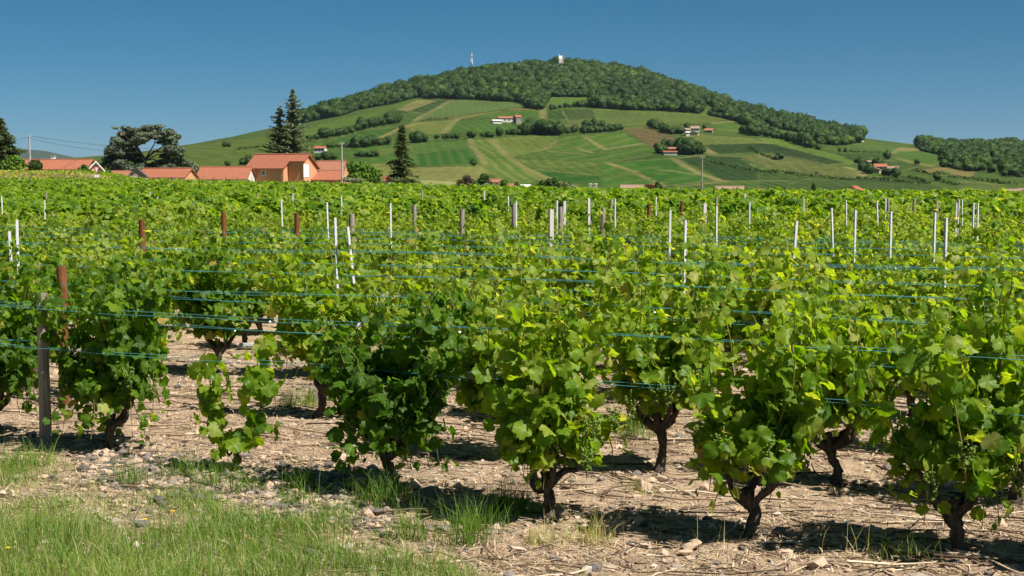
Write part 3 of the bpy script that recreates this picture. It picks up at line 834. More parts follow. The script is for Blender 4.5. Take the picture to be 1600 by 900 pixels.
def gable(name, loc, rz, L, d, zw, zr, wall, roof, over=.45, label=None, group=None, cat='house', windows=(), chimneys=(), door=None, band=None, trim=None, gable_mat=None, base=-3.0):
    """house with its ridge along local x; front is -y. windows: (face, x, z, w, h)"""
    e = tag(empty(name, loc, rz), label, cat, group)
    pent = lambda x: [(x, -d / 2, base), (x, d / 2, base), (x, d / 2, zw), (x, 0, zr - .06), (x, -d / 2, zw)]
    MB().prism(pent(-L / 2), (L, 0, 0)).build('wall', wall, e)
    sl = (zr - zw) / (d / 2); th = .17
    mb = MB()
    for s in (-1, 1):
        ye = s * (d / 2 + over); ze = zw - sl * over
        mb.prism([(-L / 2 - over, 0.0, zr), (-L / 2 - over, ye, ze), (-L / 2 - over, ye, ze + th), (-L / 2 - over, 0.0, zr + th)][::s], (L + 2 * over, 0, 0))
    rf = mb.build('roof', roof, e)
    MB().tube([(-L / 2 - over, 0, zr + th), (L / 2 + over, 0, zr + th)], .16, 8).build('ridge_tile', roof, rf)
    if trim is not None:
        for sx in (-1, 1):
            x = sx * (L / 2 + over) - (.0 if sx < 0 else .06)
            for s in (-1, 1):
                ye = s * (d / 2 + over); ze = zw - sl * over
                MB().prism([(x, 0, zr + th + .03), (x, ye, ze + th + .03), (x, ye, ze - .12), (x, 0, zr - .12)][::s], (.06 if sx > 0 else -.06, 0, 0)).build('bargeboard', trim, rf)
    for (x, y, w, h) in chimneys:
        zb = zr - abs(y) * sl
        ch = MB().box(x - w / 2, x + w / 2, y - w / 2, y + w / 2, zb - .4, zb + h).build('chimney', M_WTRIM, rf)
        MB().box(x - w * .65, x + w * .65, y - w * .65, y + w * .65, zb + h, zb + h + .12).build('cap', M_GREYP, ch)
    for (face, x, z, w, h) in windows:
        def panel(off, w, h, t0, t1):
            if face == 'front': return MB().box(x - w / 2, x + w / 2, -d / 2 - t1, -d / 2 - t0, z - h / 2, z + h / 2)
            if face == 'right': return MB().box(L / 2 + t0, L / 2 + t1, x - w / 2, x + w / 2, z - h / 2, z + h / 2)
            return MB().box(-L / 2 - t1, -L / 2 - t0, x - w / 2, x + w / 2, z - h / 2, z + h / 2)
        wn = panel(0, w + .25, h + .25, -.05, .05).build('window', M_WTRIM, e)
        panel(0, w, h, .052, .07).build('pane', M_GLASS, wn)
    if door:
        face, x, w, h, m = door
        if face == 'right': MB().box(L / 2 - .05, L / 2 + .06, x - w / 2, x + w / 2, 0, h).build('door', m, e)
        else: MB().box(x - w / 2, x + w / 2, -d / 2 - .06, -d / 2 + .05, 0, h).build('door', m, e)
    if band is not None:
        MB().box(-L / 2 - .03, L / 2 + .03, -d / 2 - .1, -d / 2 - .01, band[0], band[1]).build('wall_band', band[2], e)
    return e

def base_at(px, D):
    p = at(px, 285, D); p[2] = float(H(p[0], p[1])); return p
def zrel(py, D, loc): return CAM_Z + (HORIZON - py) / FPX * D - loc[2]

def buildings():
    R = math.radians
    # main orange house: long block and a set-back bay with its own pillar
    D = 330; b = base_at(446, D); z = lambda y: zrel(y, D, b); s = FPX / D
    e = tag(empty('farmhouse', b, R(-24)), 'orange farmhouse with a big red tiled roof and a small window in its shaded front', 'house')
    xl, xm, xr = (-446 + 394) / s, (-446 + 459) / s, (-446 + 487) / s
    zr, zw, zw2 = z(242.5), z(262), z(251); d = 8.0; yf = -d / 2
    sl = (zr - zw) / (d / 2); th = .2
    y2 = yf + (zw2 - zw) / sl                      # the set-back front of the bay
    mb = MB()
    mb.prism([(xl, yf, -3), (xl, -yf, -3), (xl, -yf, zw), (xl, 0, zr - .07), (xl, yf, zw)], (xm - xl, 0, 0))
    mb.prism([(xm + .01, y2, -3), (xm + .01, -yf, -3), (xm + .01, -yf, zw), (xm + .01, 0, zr - .07), (xm + .01, y2, zw2)], (xr - xm, 0, 0))
    mb.box(xm - .35, xm + .35, yf - .3, yf + .05, -3, zw - .1)
    mb.build('wall', M_ORANGE, e)
    ov = .55; mb = MB()
    def slab(xa, xb, ya, yb):
        za, zb = zr - sl * abs(ya), zr - sl * abs(yb)
        sg = 1 if yb > ya else -1
        mb.prism([(xa, ya, za), (xa, yb, zb), (xa, yb, zb + th), (xa, ya, za + th)][::sg], (xb - xa, 0, 0))
    slab(xl - ov, xm + .6, 0, yf - ov); slab(xm + .603, xr + ov, 0, y2 - ov); slab(xl - ov, xr + ov, 0, -yf + ov)
    rf = mb.build('roof', M_TILE, e)
    MB().tube([(xl - ov, 0, zr + th), (xr + ov, 0, zr + th)], .18, 8).build('ridge_tile', M_TILE, rf)
    wn = MB().box(-3.9, -2.7, yf - .06, yf + .05, z(275), z(266.5)).build('window', M_WTRIM, e)
    MB().box(-3.72, -2.88, yf - .08, yf - .062, z(274), z(267.5)).build('pane', M_GLASS, wn)
    MB().box(xr + .012, xr + .07, -1.9, .4, z(277), z(257)).build('door', M_WTRIM, e)
    MB().box(xm + .4, xr - .1, y2 - .02, y2 + .04, z(252.5), z(250.9)).build('beam', M_BROWN, e)
    # long low wing on its left
    D = 326; b = base_at(354, D); z = lambda y: zrel(y, D, b); s = FPX / D
    gable('outbuilding', b, R(-6), 78 / s, 7, z(279), z(262), M_WHITE, M_TILE, .4, 'long low outbuilding with red tiled roof left of the orange farmhouse', cat='outbuilding')
    # annex on its right: upper roof and lean-to
    D = 335; b = base_at(519, D); z = lambda y: zrel(y, D, b); s = FPX / D
    e = gable('annex', b, R(-8), 42 / s, 6, z(265.5), z(253), M_ORANGE, M_TILE2, .4, 'two-tier red-roofed annex behind the pole right of the orange farmhouse', cat='house',
              windows=[('right', -.6, z(262), 1.0, 1.0)])
    x0 = -32 / s; x1 = 27 / s; za, zb = z(266.5), z(282)
    MB().prism([(x0, -3.02, za), (x0, -6.9, zb), (x0, -6.9, zb + .17), (x0, -3.02, za + .17)][::-1], (x1 - x0, 0, 0)).build('lean_to_roof', M_TILE, e)
    MB().box(x0 + .3, x1 - .3, -6.5, -3.01, -3, zb - .02).build('lean_to_wall', M_ORANGE, e)
    # the red roof with a white band
    D = 312; b = base_at(262, D); z = lambda y: zrel(y, D, b); s = FPX / D
    gable('long_shed', b, R(-14), 78 / s, 6.5, z(277.2), z(264.5), M_ORANGE, M_TILE, .4, 'low shed with red roof and white strip of wall in front of the cedar', cat='shed', band=(z(281.5), z(278.0), M_WTRIM))
    D = 300; b = base_at(216, D); z = lambda y: zrel(y, D, b); s = FPX / D
    gable('grey_shed', b, R(100), 3.4, 24 / s, z(274.5), z(264.5), M_STONEWALL, M_SLATE, .4, 'small grey-roofed shed gable left of the low red-roofed shed', cat='shed')
    D = 345; b = base_at(186, D); z = lambda y: zrel(y, D, b); s = FPX / D
    gable('low_barn', b, R(-4), 36 / s, 6, z(276), z(268.3), M_CREAM, M_TILE2, .3, 'low faded red roof between the cream gable and the grey shed', cat='barn')
    D = 285; b = base_at(92, D); z = lambda y: zrel(y, D, b); s = FPX / D
    gable('long_house', b, R(-3), 104 / s, 8, z(264.5), z(251), M_CREAM, M_TILE, .45, 'long low house with red roof and white chimney behind the round shrub', cat='house', chimneys=[(-9 / s, .3, .7, 1.0), (20 / s, 1.5, .35, .3)],
          windows=[('front', -2, z(270), 1.3, 1.1), ('front', 3, z(270), 1.3, 1.1), ('front', 6, z(270), 1.3, 1.1)], band=(z(266.3), z(265.0), M_WTRIM))
    D = 272; b = base_at(150.5, D); z = lambda y: zrel(y, D, b); s = FPX / D
    gable('gabled_house', b, R(106), 4.0, 21 / s, z(265), z(253.2), M_CREAM, M_TILE, .5, 'cream gable end with white bargeboards behind the give-way sign', cat='house', trim=M_WTRIM)
    # ---- hillside farms
    def small(px, py, wpx, hpx, rpx, rz, wall, roof, label, name='house', dpx=None, rot90=False, win=0, D=None):
        if D is None: p = hit(px, py)
        else: p = at(px, py, D)
        s = FPX / p[1]
        w, h, r = wpx / s, hpx / s, rpx / s
        d = (dpx / s) if dpx else 8
        ww = [('front', (i + .5) / win * w - w / 2, h * .55, 1.4, 1.6) for i in range(win)]
        gable(name, p, R(rz), w, d, h, h + r, wall, roof, .5, label, cat='house', windows=ww, base=-4)
    small(795, 191, 32, 6, 2.5, 6, M_WHITE, M_TILE2, 'long white farm wing on the hill above the long hedge', 'farmhouse', win=5)
    small(808.5, 193, 9, 9.5, 3, 20, M_STONEWALL, M_TILE, 'stone tower house with red roof at the right end of the white hillside farm', 'tower_house', win=2)
    small(776, 193, 14, 4, 1.5, 10, M_WHITE, M_WHITE, 'low white annex at the left end of the hillside farm', 'annex')
    small(1086, 206, 13, 5, 3.5, -8, M_WHITE, M_TILE3, 'largest pale house of the hamlet above the ploughed brown field', win=3)
    small(1073, 207, 7, 4, 2.5, 15, M_WHITE, M_TILE3, 'small pale house left of the hamlet beside the dark tree')
    small(1084, 211, 8, 3.4, 2.4, 70, M_CREAM, M_TILE3, 'small cream gable house lowest in the hillside hamlet')
    small(1074, 212, 6, 4.5, 1, 0, M_WHITE, M_WHITE, 'tiny white flat-roofed house lowest left in the hillside hamlet')
    small(1108, 207, 12, 3, 3, -16, M_STONEWALL, M_TILE2, 'lone house with sunlit pink roof right of the hillside hamlet')
    small(1050, 239, 25, 6, 2.4, -3, M_CREAM, M_TILE2, 'long farmhouse under big dark trees below the ploughed field', 'farmhouse', win=5)
    small(1047, 242, 20, 4, 1.5, -3, M_WHITE, M_TILE, 'white-walled front range of the long farmhouse below the ploughed field', 'barn')
    small(1072, 241, 6, 1.8, .8, 0, M_WHITE, M_WTRIM, 'tiny white shed beside the big dark trees of the long farmhouse', 'shed')
    small(1361, 256, 13, 2.6, 2, 4, M_CREAM, M_TILE3, 'long pale-roofed house topmost of the right hillside farm')
    small(1375, 266, 18, 5.5, 4, -6, M_WHITE, M_TILE, 'white house with bright red roof in the middle of the right hillside farm', win=3)
    small(1365, 270, 9, 5, 3.5, 60, M_CREAM, M_TILE2, 'small cream gable left in the right hillside farm')
    small(1395, 267, 16, 3.5, 3.2, -14, M_CREAM, M_TILE3, 'beige-roofed barn at the right end of the right hillside farm', 'barn')
    small(1344, 221, 7, 3.5, 1.8, 10, M_WHITE, M_TILE3, 'tiny white house at the tip of the wood on the skyline')
    small(501, 238, 16, 6, 3, -6, M_WHITE, M_TILE, 'white house with red roof on the slope behind the orange farmhouse', win=3)
    small(1596, 298, 10, 1.5, 1, 0, M_CREAM, M_TILE3, 'pale shed beside the beige roof at the far right', 'shed', D=460)
    # ---- roofs peeping over the far vines
    for (px, py, w, h, r, rz, wl, rf, lab) in (
        (773, 291, 15, 6, 4, -8, M_CREAM, M_TILE2, 'small house with pink roof between a dark tree and a bright bush'),
        (801, 297, 10, 5, 3.5, 10, M_WHITE, M_TILE2, 'small red roof left of the white wall at the field edge'),
        (821, 298, 14, 5, 3, 30, M_WHITE, M_WHITE, 'white-walled house peeping over the vines below the hill'),
        (846, 302, 22, 4.5, 3, -4, M_CREAM, M_TILE2, 'low red-brown roof under the dark green tree at the field edge'),
        (988, 298, 32, 4, 4, -6, M_CREAM, M_TILE3, 'long brown roof at the field edge below the bright green plot'),
        (1015, 298, 11, 5, 5, 80, M_TILE2, M_TILE2, 'pink gable beside the long brown roof at the field edge'),
        (1140, 301, 40, 3.5, 5.5, -10, M_CREAM, M_TILE3, 'broad pinkish hipped roof right of the middle utility pole'),
        (1186, 302, 10, 3.5, 2, 0, M_CREAM, M_TILE, 'tiny orange roof right of the broad pinkish roof'),
        (1335, 304, 30, 3, 9, 62, M_CREAM, M_TILE, 'sharp red gable roof right of the tan knoll'),
        (1577, 304, 30, 3.5, 4, -4, M_CREAM, M_TILE3, 'beige roof at the far right edge of the vines'),
        (602, 292, 20, 8, 7, -12, M_WHITE, M_TILE, 'red roof with white wall half hidden left of the tall spruce')):
        small(px, py, w, h, r, rz, wl, rf, lab, D=430 if px > 700 else 330)
    # pair of white posts / chimneys by the field edge
    p = at(927, 300, 300); e = tag(empty('concrete_stand', p), 'pale twin-pillared concrete stand at the field edge below the hill', 'concrete stand')
    for sx in (-.55, .55):
        MB().box(sx - .28, sx + .28, -.3, .3, -2, 1.6).build('pillar', M_GREYP, e)
        MB().box(sx - .36, sx + .36, -.38, .38, 1.602, 1.8).build('cap', M_WTRIM, e)
    # ---- hilltop
    p = hit(877, 106); p[2] = H(p[0], p[1]); s = FPX / p[1]
    e = tag(empty('chapel', p), 'white chapel with small turret on the wooded hilltop', 'chapel')
    h0 = zrel(94, p[1], p); h1 = zrel(89.5, p[1], p)
    w = 3.8 / s
    MB().prism([(-w, -4, 0), (-w, 4, 0), (-w, 4, h0), (-w, 0, h1), (-w, -4, h0)], (1.4 * w, 0, 0)).build('wall', M_WHITE, e)
    MB().box(-w * 1.05, -w * .75, -2, 2, 0, zrel(87, p[1], p)).build('bell_turret', M_WTRIM, e)
    MB().box(w * .42, w * 1.1, -3, 3, 0, zrel(90.5, p[1], p)).build('stone_tower', M_STONEWALL, e)
    MB().tube([(w * .75, 0, 0), (w * .75, 0, zrel(85, p[1], p))], .5, 6).build('antenna', M_METAL, e)
    p = hit(737, 118); zt = zrel(85, p[1], p)
    e = tag(empty('telecom_mast', p), 'white and grey telecom mast rising from the wood on the hilltop', 'mast')
    mb = MB()
    for sx, sy in ((-1.5, -1), (1.5, -1), (0, 1.6)):
        mb.tube([(sx, sy, 0), (sx * .55, sy * .55, zt)], .28, 5)
    for k in range(10):
        za, zb = zt * k / 10, zt * (k + 1) / 10
        mb.tube([(-1.4 + .06 * k, -.8, za), (1.4 - .06 * k, -.8, zb)], .14, 4); mb.tube([(1.4 - .06 * k, -.8, za), (-1.4 + .06 * k, -.8, zb)], .14, 4)
    mb.build('lattice', M_METAL, e)
    for sx, z0, z1 in ((-1.0, .58, .76), (.9, .5, .74), (0, .84, .98)):
        MB().tube([(sx, -1.4, zt * z0), (sx, -1.4, zt * z1)], .85, 8).build('antenna_panel', M_WTRIM, e)
    MB().tube([(0, 0, zt), (0, 0, zt * 1.08)], .2, 5).build('whip_antenna', M_METAL, e)
buildings()

# ------------------------------------------------------------------ poles, lines, sign, fence
def poles():
    def pole(px, ytop, D, r, label, arm=True, mat=M_GREYP):
        b = base_at(px, D); h = zrel(ytop, D, b)
        e = tag(empty('utility_pole', b), label, 'utility pole')
        MB().tube([(0, 0, -1), (0, 0, h)], [r * 1.35, r * .8], 10).build('pole', mat, e)
        if arm:
            a = MB().box(-.5, .5, -.05, .05, h - .5, h - .38).build('crossarm', M_METAL, e)
            for x in (-.42, 0, .42):
                MB().tube([(x, 0, h - .378), (x, 0, h - .2)], [.05, .035], 6).build('insulator', M_WTRIM, a)
        MB().box(-.14, .14, -r - .2, -r * .9, h * .55, h * .55 + .5).build('junction_box', M_METAL, e)
        return b, h
    p1, h1 = pole(47.5, 211, 262, .19, 'pale concrete utility pole in front of the long red-roofed house at left')
    p2, h2 = pole(534.5, 222, 300, .17, 'grey utility pole in front of the orange farmhouse annex')
    p3, h3 = pole(1097, 243, 300, .15, 'thin dark utility pole standing alone before the dark green slope', mat=M_STONEWALL)
    ml = simple_mat('black cable', (.03, .03, .035), .6, .1, 2)
    def line(a, b, sag, off, label):
        t = np.linspace(0, 1, 24)[:, None]
        q = a + (b - a) * t; q[:, 2] -= sag * 4 * t[:, 0] * (1 - t[:, 0]); q[:, 0] += off
        tag(MB().tube(q, .028, 4).build('power_line', ml), label, 'power line', 'overhead lines at the left pole')
    t1 = p1 + np.array([0, 0, h1 - .2])
    A = at(330, 232, 345); B = at(-150, 236, 262)
    line(t1, A, 1.0, 0, 'upper overhead line running right from the left concrete pole to behind the cedar')
    line(t1 - np.array([0, 0, .5]), at(260, 238, 330), 1.0, .1, 'lower overhead line running right from the left concrete pole into the cedar')
    line(t1 - np.array([0, 0, .3]), B, .6, 0, 'overhead line running left from the left concrete pole to the edge tree')
    # give-way sign seen from the field
    D = 205; b = base_at(151.2, D); z = lambda y: zrel(y, D, b); s = FPX / D
    e = tag(empty('road_sign', b, math.radians(4)), 'red-bordered inverted triangle give-way sign with white plate below', 'road sign')
    MB().tube([(0, .06, -.5), (0, .06, z(262))], .035, 8).build('post', M_METAL, e)
    w = 4.6 / s; zt, zb = z(261), z(272.3)
    mr = simple_mat('red sign paint', (.50, .02, .025), .45, .05, 2); mw = simple_mat('white sign paint', (.68, .68, .68), .45, .03, 2)
    tri = lambda k, y: [(-w * k, y, zt - (1 - k) * .16), (w * k, y, zt - (1 - k) * .16), (0, y, zb + (1 - k) * .42)]
    bd = MB().prism(tri(1, 0.0), (0, .03, 0)).build('triangle', mr, e)
    MB().prism(tri(.55, -.012), (0, .008, 0)).build('face', mw, bd)
    MB().box(-w * .85, w * .85, 0, .025, z(277), z(272.9)).build('plate', mw, e)
    # thin wire fence in front of the low roofs
    e = tag(empty('wire_fence', base_at(310, 290)), 'thin wire fence with slim posts in front of the low red roofs', 'fence')
    org = base_at(310, 290); ps = []
    for px in (182, 248, 268, 318, 334, 353, 372, 394):
        q = base_at(px, 290) - org; ps.append(q)
        MB().tube([q, q + np.array([0, 0, 1.5])], .045, 5).build('post', M_DARK, e)
    mb = MB()
    for hh in (.6, 1.0, 1.4): mb.tube([q + np.array([0, 0, hh]) for q in ps], .012, 4)
    mb.build('fence_wire', M_METAL, e)
    # cut grey tube lying in the gap
    a, b2 = GP(372, 549), GP(445, 549)
    q = np.linspace(a, b2, 4); q[:, 2] = .05
    tag(MB().tube(q, .03, 8).build('fallen_post', M_GREYP), 'pale post lying on the ground in the gap between vines', 'post')
poles()

# ------------------------------------------------------------------ trees
def cards(rng, P, N, size, tint, aspect=1.5):
    """leaf clumps: bent pointed quads at P facing N"""
    n = len(P); N = unit(N)
    a = unit(np.cross(N, rng.normal(size=(n, 3)))); b = np.cross(N, a)
    s = np.broadcast_to(size, (n,))[:, None]
    V = np.stack([P - a * s * aspect * .5, P - b * s * .5 + N * s * .12, P + a * s * aspect * .5, P + b * s * .5 + N * s * .12], 1)
    F = (np.array([[0, 1, 2, 3]]) + (np.arange(n) * 4)[:, None])
    A = np.zeros((n, 4, 4)); A[..., 0] = np.broadcast_to(tint, (n,))[:, None]
    return V.reshape(-1, 3), F, A.reshape(-1, 4)

def blob_cards(rng, mb, c, r, n, size, t0, t1, jitter=.7, up=.25):
    d = unit(rng.normal(size=(n, 3))); r = np.asarray(r, float)
    k = rng.uniform(.55, 1.05, n) * (1 + .18 * fbm(d[:, 0] * 2.2 + c[0], d[:, 1] * 2.2 + d[:, 2] * 2 + c[1], 2, 7))
    P = np.asarray(c) + d * r * k[:, None]
    N = unit(d / r) + rng.normal(size=(n, 3)) * jitter + np.array([0, 0, up])
    V, F, A = cards(rng, P, N, size * rng.uniform(.6, 1.3, n), np.clip(rng.uniform(t0, t1, n), 0, 1))
    mb.add(V, F, 0, A)

def broadleaf(name, label, px, ybase, D, blobs, mat, size=.45, dens=26, cat='tree', t=(0, 1), seed=1, trunk=True):
    """blobs in picture pixels around the tree: (dx, y, rx, ry)"""
    rng = np.random.default_rng(seed)
    b = at(px, ybase, D) if ybase else base_at(px, D)
    s = FPX / D
    e = tag(empty(name, b), label, cat)
    mb = MB()
    for dx, y, rx, ry in blobs:
        c = np.array([dx / s, rng.uniform(-.4, .4) * rx / s, CAM_Z + (HORIZON - y) / s - b[2]])
        r = np.array([rx / s, rx / s, ry / s])
        blob_cards(rng, mb, c, r, int(dens * (r[0] * r[2] * 4 / size ** 2)) // 4 + 20, size, *t)
    mb.build('crown', mat, e, smooth=True)
    if trunk:
        top = max(CAM_Z + (HORIZON - y) / s - b[2] for _, y, _, _ in blobs)
        q = np.array([(0, 0, -1), (.05, 0, top * .35), (-.05, .05, top * .7), (.0, 0, top * .9)])
        m = MB().tube(q, np.array([.22, .18, .12, .05]) * max(1, top / 6), 8)
        for k in range(7):
            a = rng.uniform(0, 6.28); z0 = top * rng.uniform(.25, .7); L = top * .3
            m.tube([(0, 0, z0), (math.cos(a) * L * .6, math.sin(a) * L * .6, z0 + L * .35), (math.cos(a) * L, math.sin(a) * L, z0 + L * .6)], np.array([.1, .07, .03]) * max(1, top / 6), 6)
        m.build('trunk', M_TRUNK, e)
    return e

def conifer(name, label, px, ytop, D, rbase, seed, nbr=230, droop=.28, open_=0.0, mat=None, ymin=.06, asc=0.1, size=.5, lean=0, power=.9, reps=3):
    rng = np.random.default_rng(seed)
    b = base_at(px, D); hgt = zrel(ytop, D, b)
    e = tag(empty(name, b), label, 'tree')
    MB().tube([(0, 0, -1), (lean * .5, 0, hgt * .5), (lean, 0, hgt)], [hgt * .02 + .08, hgt * .013 + .05, .03], 8).build('trunk', M_TRUNK, e)
    P = []; N = []; T = []; S = []
    tw = MB()
    for k in range(nbr):
        u = (k + rng.random()) / nbr
        h = hgt * (ymin + (1 - ymin) * u)
        L = rbase * (1 - u) ** power * rng.uniform(.5, 1.15) * (1 + .25 * math.sin(u * 23 + seed)) + .25
        if rng.random() < open_: L *= rng.uniform(.2, .5)
        a = rng.uniform(0, 6.283)
        m = max(4, int(L / (size * .38)))
        t = np.linspace(.12, 1, m)
        r = L * t
        z = h + asc * L * t - droop * L * t ** 2 + .12 * L * t ** 4
        q = np.stack([np.cos(a) * r + lean * u, np.sin(a) * r, z], -1)
        w = size * (1.1 - .55 * t)
        for rep in range(reps):
            P.append(q + rng.normal(size=q.shape) * np.array([.35, .35, .18]) * w[:, None] * (0 if rep == 0 else 1.5))
            N.append(np.tile([0, 0, 1.0], (m, 1)) + rng.normal(size=(m, 3)) * .55)
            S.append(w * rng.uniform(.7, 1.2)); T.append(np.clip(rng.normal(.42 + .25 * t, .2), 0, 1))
        if k % 2 == 0: tw.tube([(lean * u, 0, h), q[m // 2], q[-1]], [.05, .03, .01], 4)
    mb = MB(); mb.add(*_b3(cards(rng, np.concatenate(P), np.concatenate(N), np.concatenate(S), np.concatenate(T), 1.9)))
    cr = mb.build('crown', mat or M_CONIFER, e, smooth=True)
    tw.build('branch', M_TRUNK, e)
    return e

def near_trees():
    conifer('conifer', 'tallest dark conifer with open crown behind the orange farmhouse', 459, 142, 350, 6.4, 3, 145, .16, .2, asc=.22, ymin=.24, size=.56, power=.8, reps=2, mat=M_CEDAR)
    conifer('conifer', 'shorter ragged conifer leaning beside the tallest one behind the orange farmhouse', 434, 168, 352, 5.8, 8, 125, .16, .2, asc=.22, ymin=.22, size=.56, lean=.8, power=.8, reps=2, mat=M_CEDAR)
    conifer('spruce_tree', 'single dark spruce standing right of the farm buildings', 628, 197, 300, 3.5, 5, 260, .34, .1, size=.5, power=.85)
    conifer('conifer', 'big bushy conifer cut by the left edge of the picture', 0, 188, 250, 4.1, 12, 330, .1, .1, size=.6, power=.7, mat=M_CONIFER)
    broadleaf('leafy_shrub', 'bright green shrub at the foot of the left edge conifer', 24, None, 248, [(-12, 258, 10, 11), (0, 253, 10, 10), (8, 257, 9, 10), (2, 264, 16, 6), (-20, 262, 9, 8)], M_BRIGHT, .4, seed=21, cat='shrub')
    broadleaf('clipped_shrub', 'dark rounded clipped shrub beside the left concrete pole', 56, None, 259, [(0, 258, 10.5, 8.5), (0, 262, 11, 8), (0, 266, 10, 6)], M_TREE, .3, 40, seed=22, cat='shrub', t=(0, .6))
    broadleaf('leafy_shrub', 'small green shrub against the red roof left of the cream gable', 132, None, 268, [(0, 262, 5, 5), (-5, 266, 7, 5), (4, 267, 6, 5)], M_TREE, .35, seed=23, cat='shrub', t=(.4, 1))
    broadleaf('leafy_shrub', 'low green shrub between the cream gable and the faded red roof', 166, None, 285, [(0, 268, 6, 5), (6, 271, 6, 4), (-4, 271, 5, 4)], M_TREE, .35, seed=24, cat='shrub', t=(.4, 1))
    broadleaf('leafy_tree', 'bright green bushy tree right of the orange farmhouse annex', 565, None, 312, [(-14, 262, 9, 10), (-5, 264, 10, 12), (6, 265, 10, 11), (16, 268, 10, 9), (26, 272, 8, 8), (0, 276, 20, 8), (20, 280, 14, 6), (-12, 278, 10, 8)], M_BRIGHT, .5, seed=25, t=(0, .85))
    broadleaf('leafy_shrub', 'pale grey-green shrub below the bright bushy tree', 552, None, 296, [(-8, 281, 10, 4), (6, 282, 10, 4)], M_CEDAR, .35, seed=26, cat='shrub', t=(.6, .9))
    broadleaf('purple_shrub', 'dark purple shrub at the field edge right of the spruce', 729, None, 250, [(-8, 285, 7, 6), (0, 281, 7, 7), (7, 285, 7, 6), (-2, 288, 14, 5), (3, 278, 4, 4)], M_PURPLE, .3, seed=27, cat='shrub')
    broadleaf('leafy_tree', 'dark round tree left of the small pink-roofed house', 757, 297, 420, [(0, 277, 7, 6), (-3, 283, 8, 6), (4, 286, 8, 6), (0, 291, 10, 5)], M_TREE, .55, seed=28, t=(0, .5))
    broadleaf('leafy_shrub', 'bright yellow-green bush right of the small pink-roofed house', 788, 297, 410, [(0, 284, 6, 5), (-2, 289, 7, 5)], M_BRIGHT, .45, seed=29, cat='shrub')
    broadleaf('leafy_shrub', 'pale green bushes below the small pink-roofed house', 768, 299, 400, [(-8, 290, 7, 3.5), (4, 291, 9, 3.5)], M_CEDAR, .4, seed=30, cat='shrub', t=(.6, .95))
    broadleaf('leafy_tree', 'small dark tree between the red roof and the white wall', 807, 299, 415, [(0, 289, 4, 5), (1, 294, 5, 4)], M_TREE, .4, seed=31, t=(.1, .6))
    broadleaf('leafy_tree', 'broad dark green tree at the field edge below the hill', 856, 299, 330, [(-16, 293, 8, 5), (-6, 288, 9, 6), (6, 284, 10, 6), (12, 290, 9, 6), (-2, 294, 18, 4)], M_TREE, .45, seed=32, t=(.15, .75))
    broadleaf('leafy_shrub', 'grey-green shrub right of the broad dark tree', 885, 299, 320, [(0, 289, 9, 5), (8, 293, 8, 4)], M_CEDAR, .4, seed=33, cat='shrub', t=(.5, .9))
    broadleaf('leafy_tree', 'small dark tree right of the pink gable at the field edge', 1027, 301, 420, [(0, 288, 4, 5), (2, 293, 6, 5)], M_TREE, .45, seed=34, t=(.1, .6))
    broadleaf('leafy_tree', 'small dark conical tree on the tan knoll', 1271, 304, 430, [(0, 291, 3, 5), (0, 296, 4, 5)], M_TREE, .45, seed=35, t=(.1, .6))
    broadleaf('leafy_shrub', 'dark shrub left of the tan knoll at the field edge', 1218, 304, 430, [(0, 295, 9, 4), (-14, 298, 8, 3)], M_TREE, .45, seed=36, cat='shrub', t=(.1, .7))
    broadleaf('leafy_shrub', 'grey-green hedge of shrubs right of the cedar', 306, None, 360, [(-6, 258, 7, 6), (0, 264, 8, 6), (8, 268, 8, 6)], M_CEDAR, .5, seed=37, cat='shrub', t=(.3, .9))
    # the old cedar
    rng = np.random.default_rng(9); D = 350; b = base_at(227, D); s = FPX / D
    e = tag(empty('cedar_tree', b), 'old spreading blue-green cedar with flat layered crown and bare limbs', 'tree')
    W = lambda px, py, y=0.0: np.array([(px - 227) / s, y, CAM_Z + (HORIZON - py) / s - b[2]])
    bl = [(246, 198, 11, 3), (233, 203, 15, 4), (216, 205, 12, 4), (198, 203, 10, 2.5), (188, 201, 5, 1.5), (257, 206, 12, 4), (241, 211, 17, 4.5), (263, 215, 11, 5), (213, 213, 14, 5),
          (196, 217, 13, 4.5), (188, 226, 12, 6), (199, 231, 14, 6), (179, 236, 10, 6), (169, 241, 9, 6), (171, 251, 11, 7), (190, 245, 14, 6), (205, 247, 9, 5), (190, 258, 16, 6),
          (174, 262, 10, 5), (272, 222, 10, 6), (279, 232, 8, 6), (283, 244, 8, 7), (271, 241, 7, 4), (264, 251, 9, 4), (280, 256, 10, 6), (257, 260, 14, 4), (240, 263, 12, 4), (263, 237, 6, 3),
          (215, 263, 11, 4), (222, 221, 9, 4), (252, 222, 8, 3), (206, 238, 8, 4), (165, 247, 5, 4), (200, 240, 12, 7), (182, 248, 12, 7), (196, 255, 12, 6), (212, 254, 10, 5), (176, 256, 12, 6), (222, 260, 12, 5), (248, 264, 14, 4), (268, 262, 12, 5), (274, 250, 9, 5), (196, 224, 12, 6), (268, 232, 8, 5), (228, 212, 14, 4), (250, 216, 14, 4), (290, 256, 7, 6), (168, 260, 8, 5), (206, 263, 14, 4), (236, 258, 12, 6), (250, 254, 10, 6), (262, 258, 12, 6), (272, 256, 10, 6), (184, 238, 12, 7), (244, 206, 14, 5), (222, 208, 14, 5), (204, 210, 14, 6), (192, 212, 9, 5), (186, 219, 10, 6), (182, 228, 10, 6), (266, 209, 10, 5), (270, 215, 9, 6), (230, 218, 12, 5), (210, 222, 10, 6), (262, 228, 9, 6), (276, 238, 9, 7), (255, 244, 8, 5)]
    mb = MB(); limbs = MB(); fork = W(227, 246)
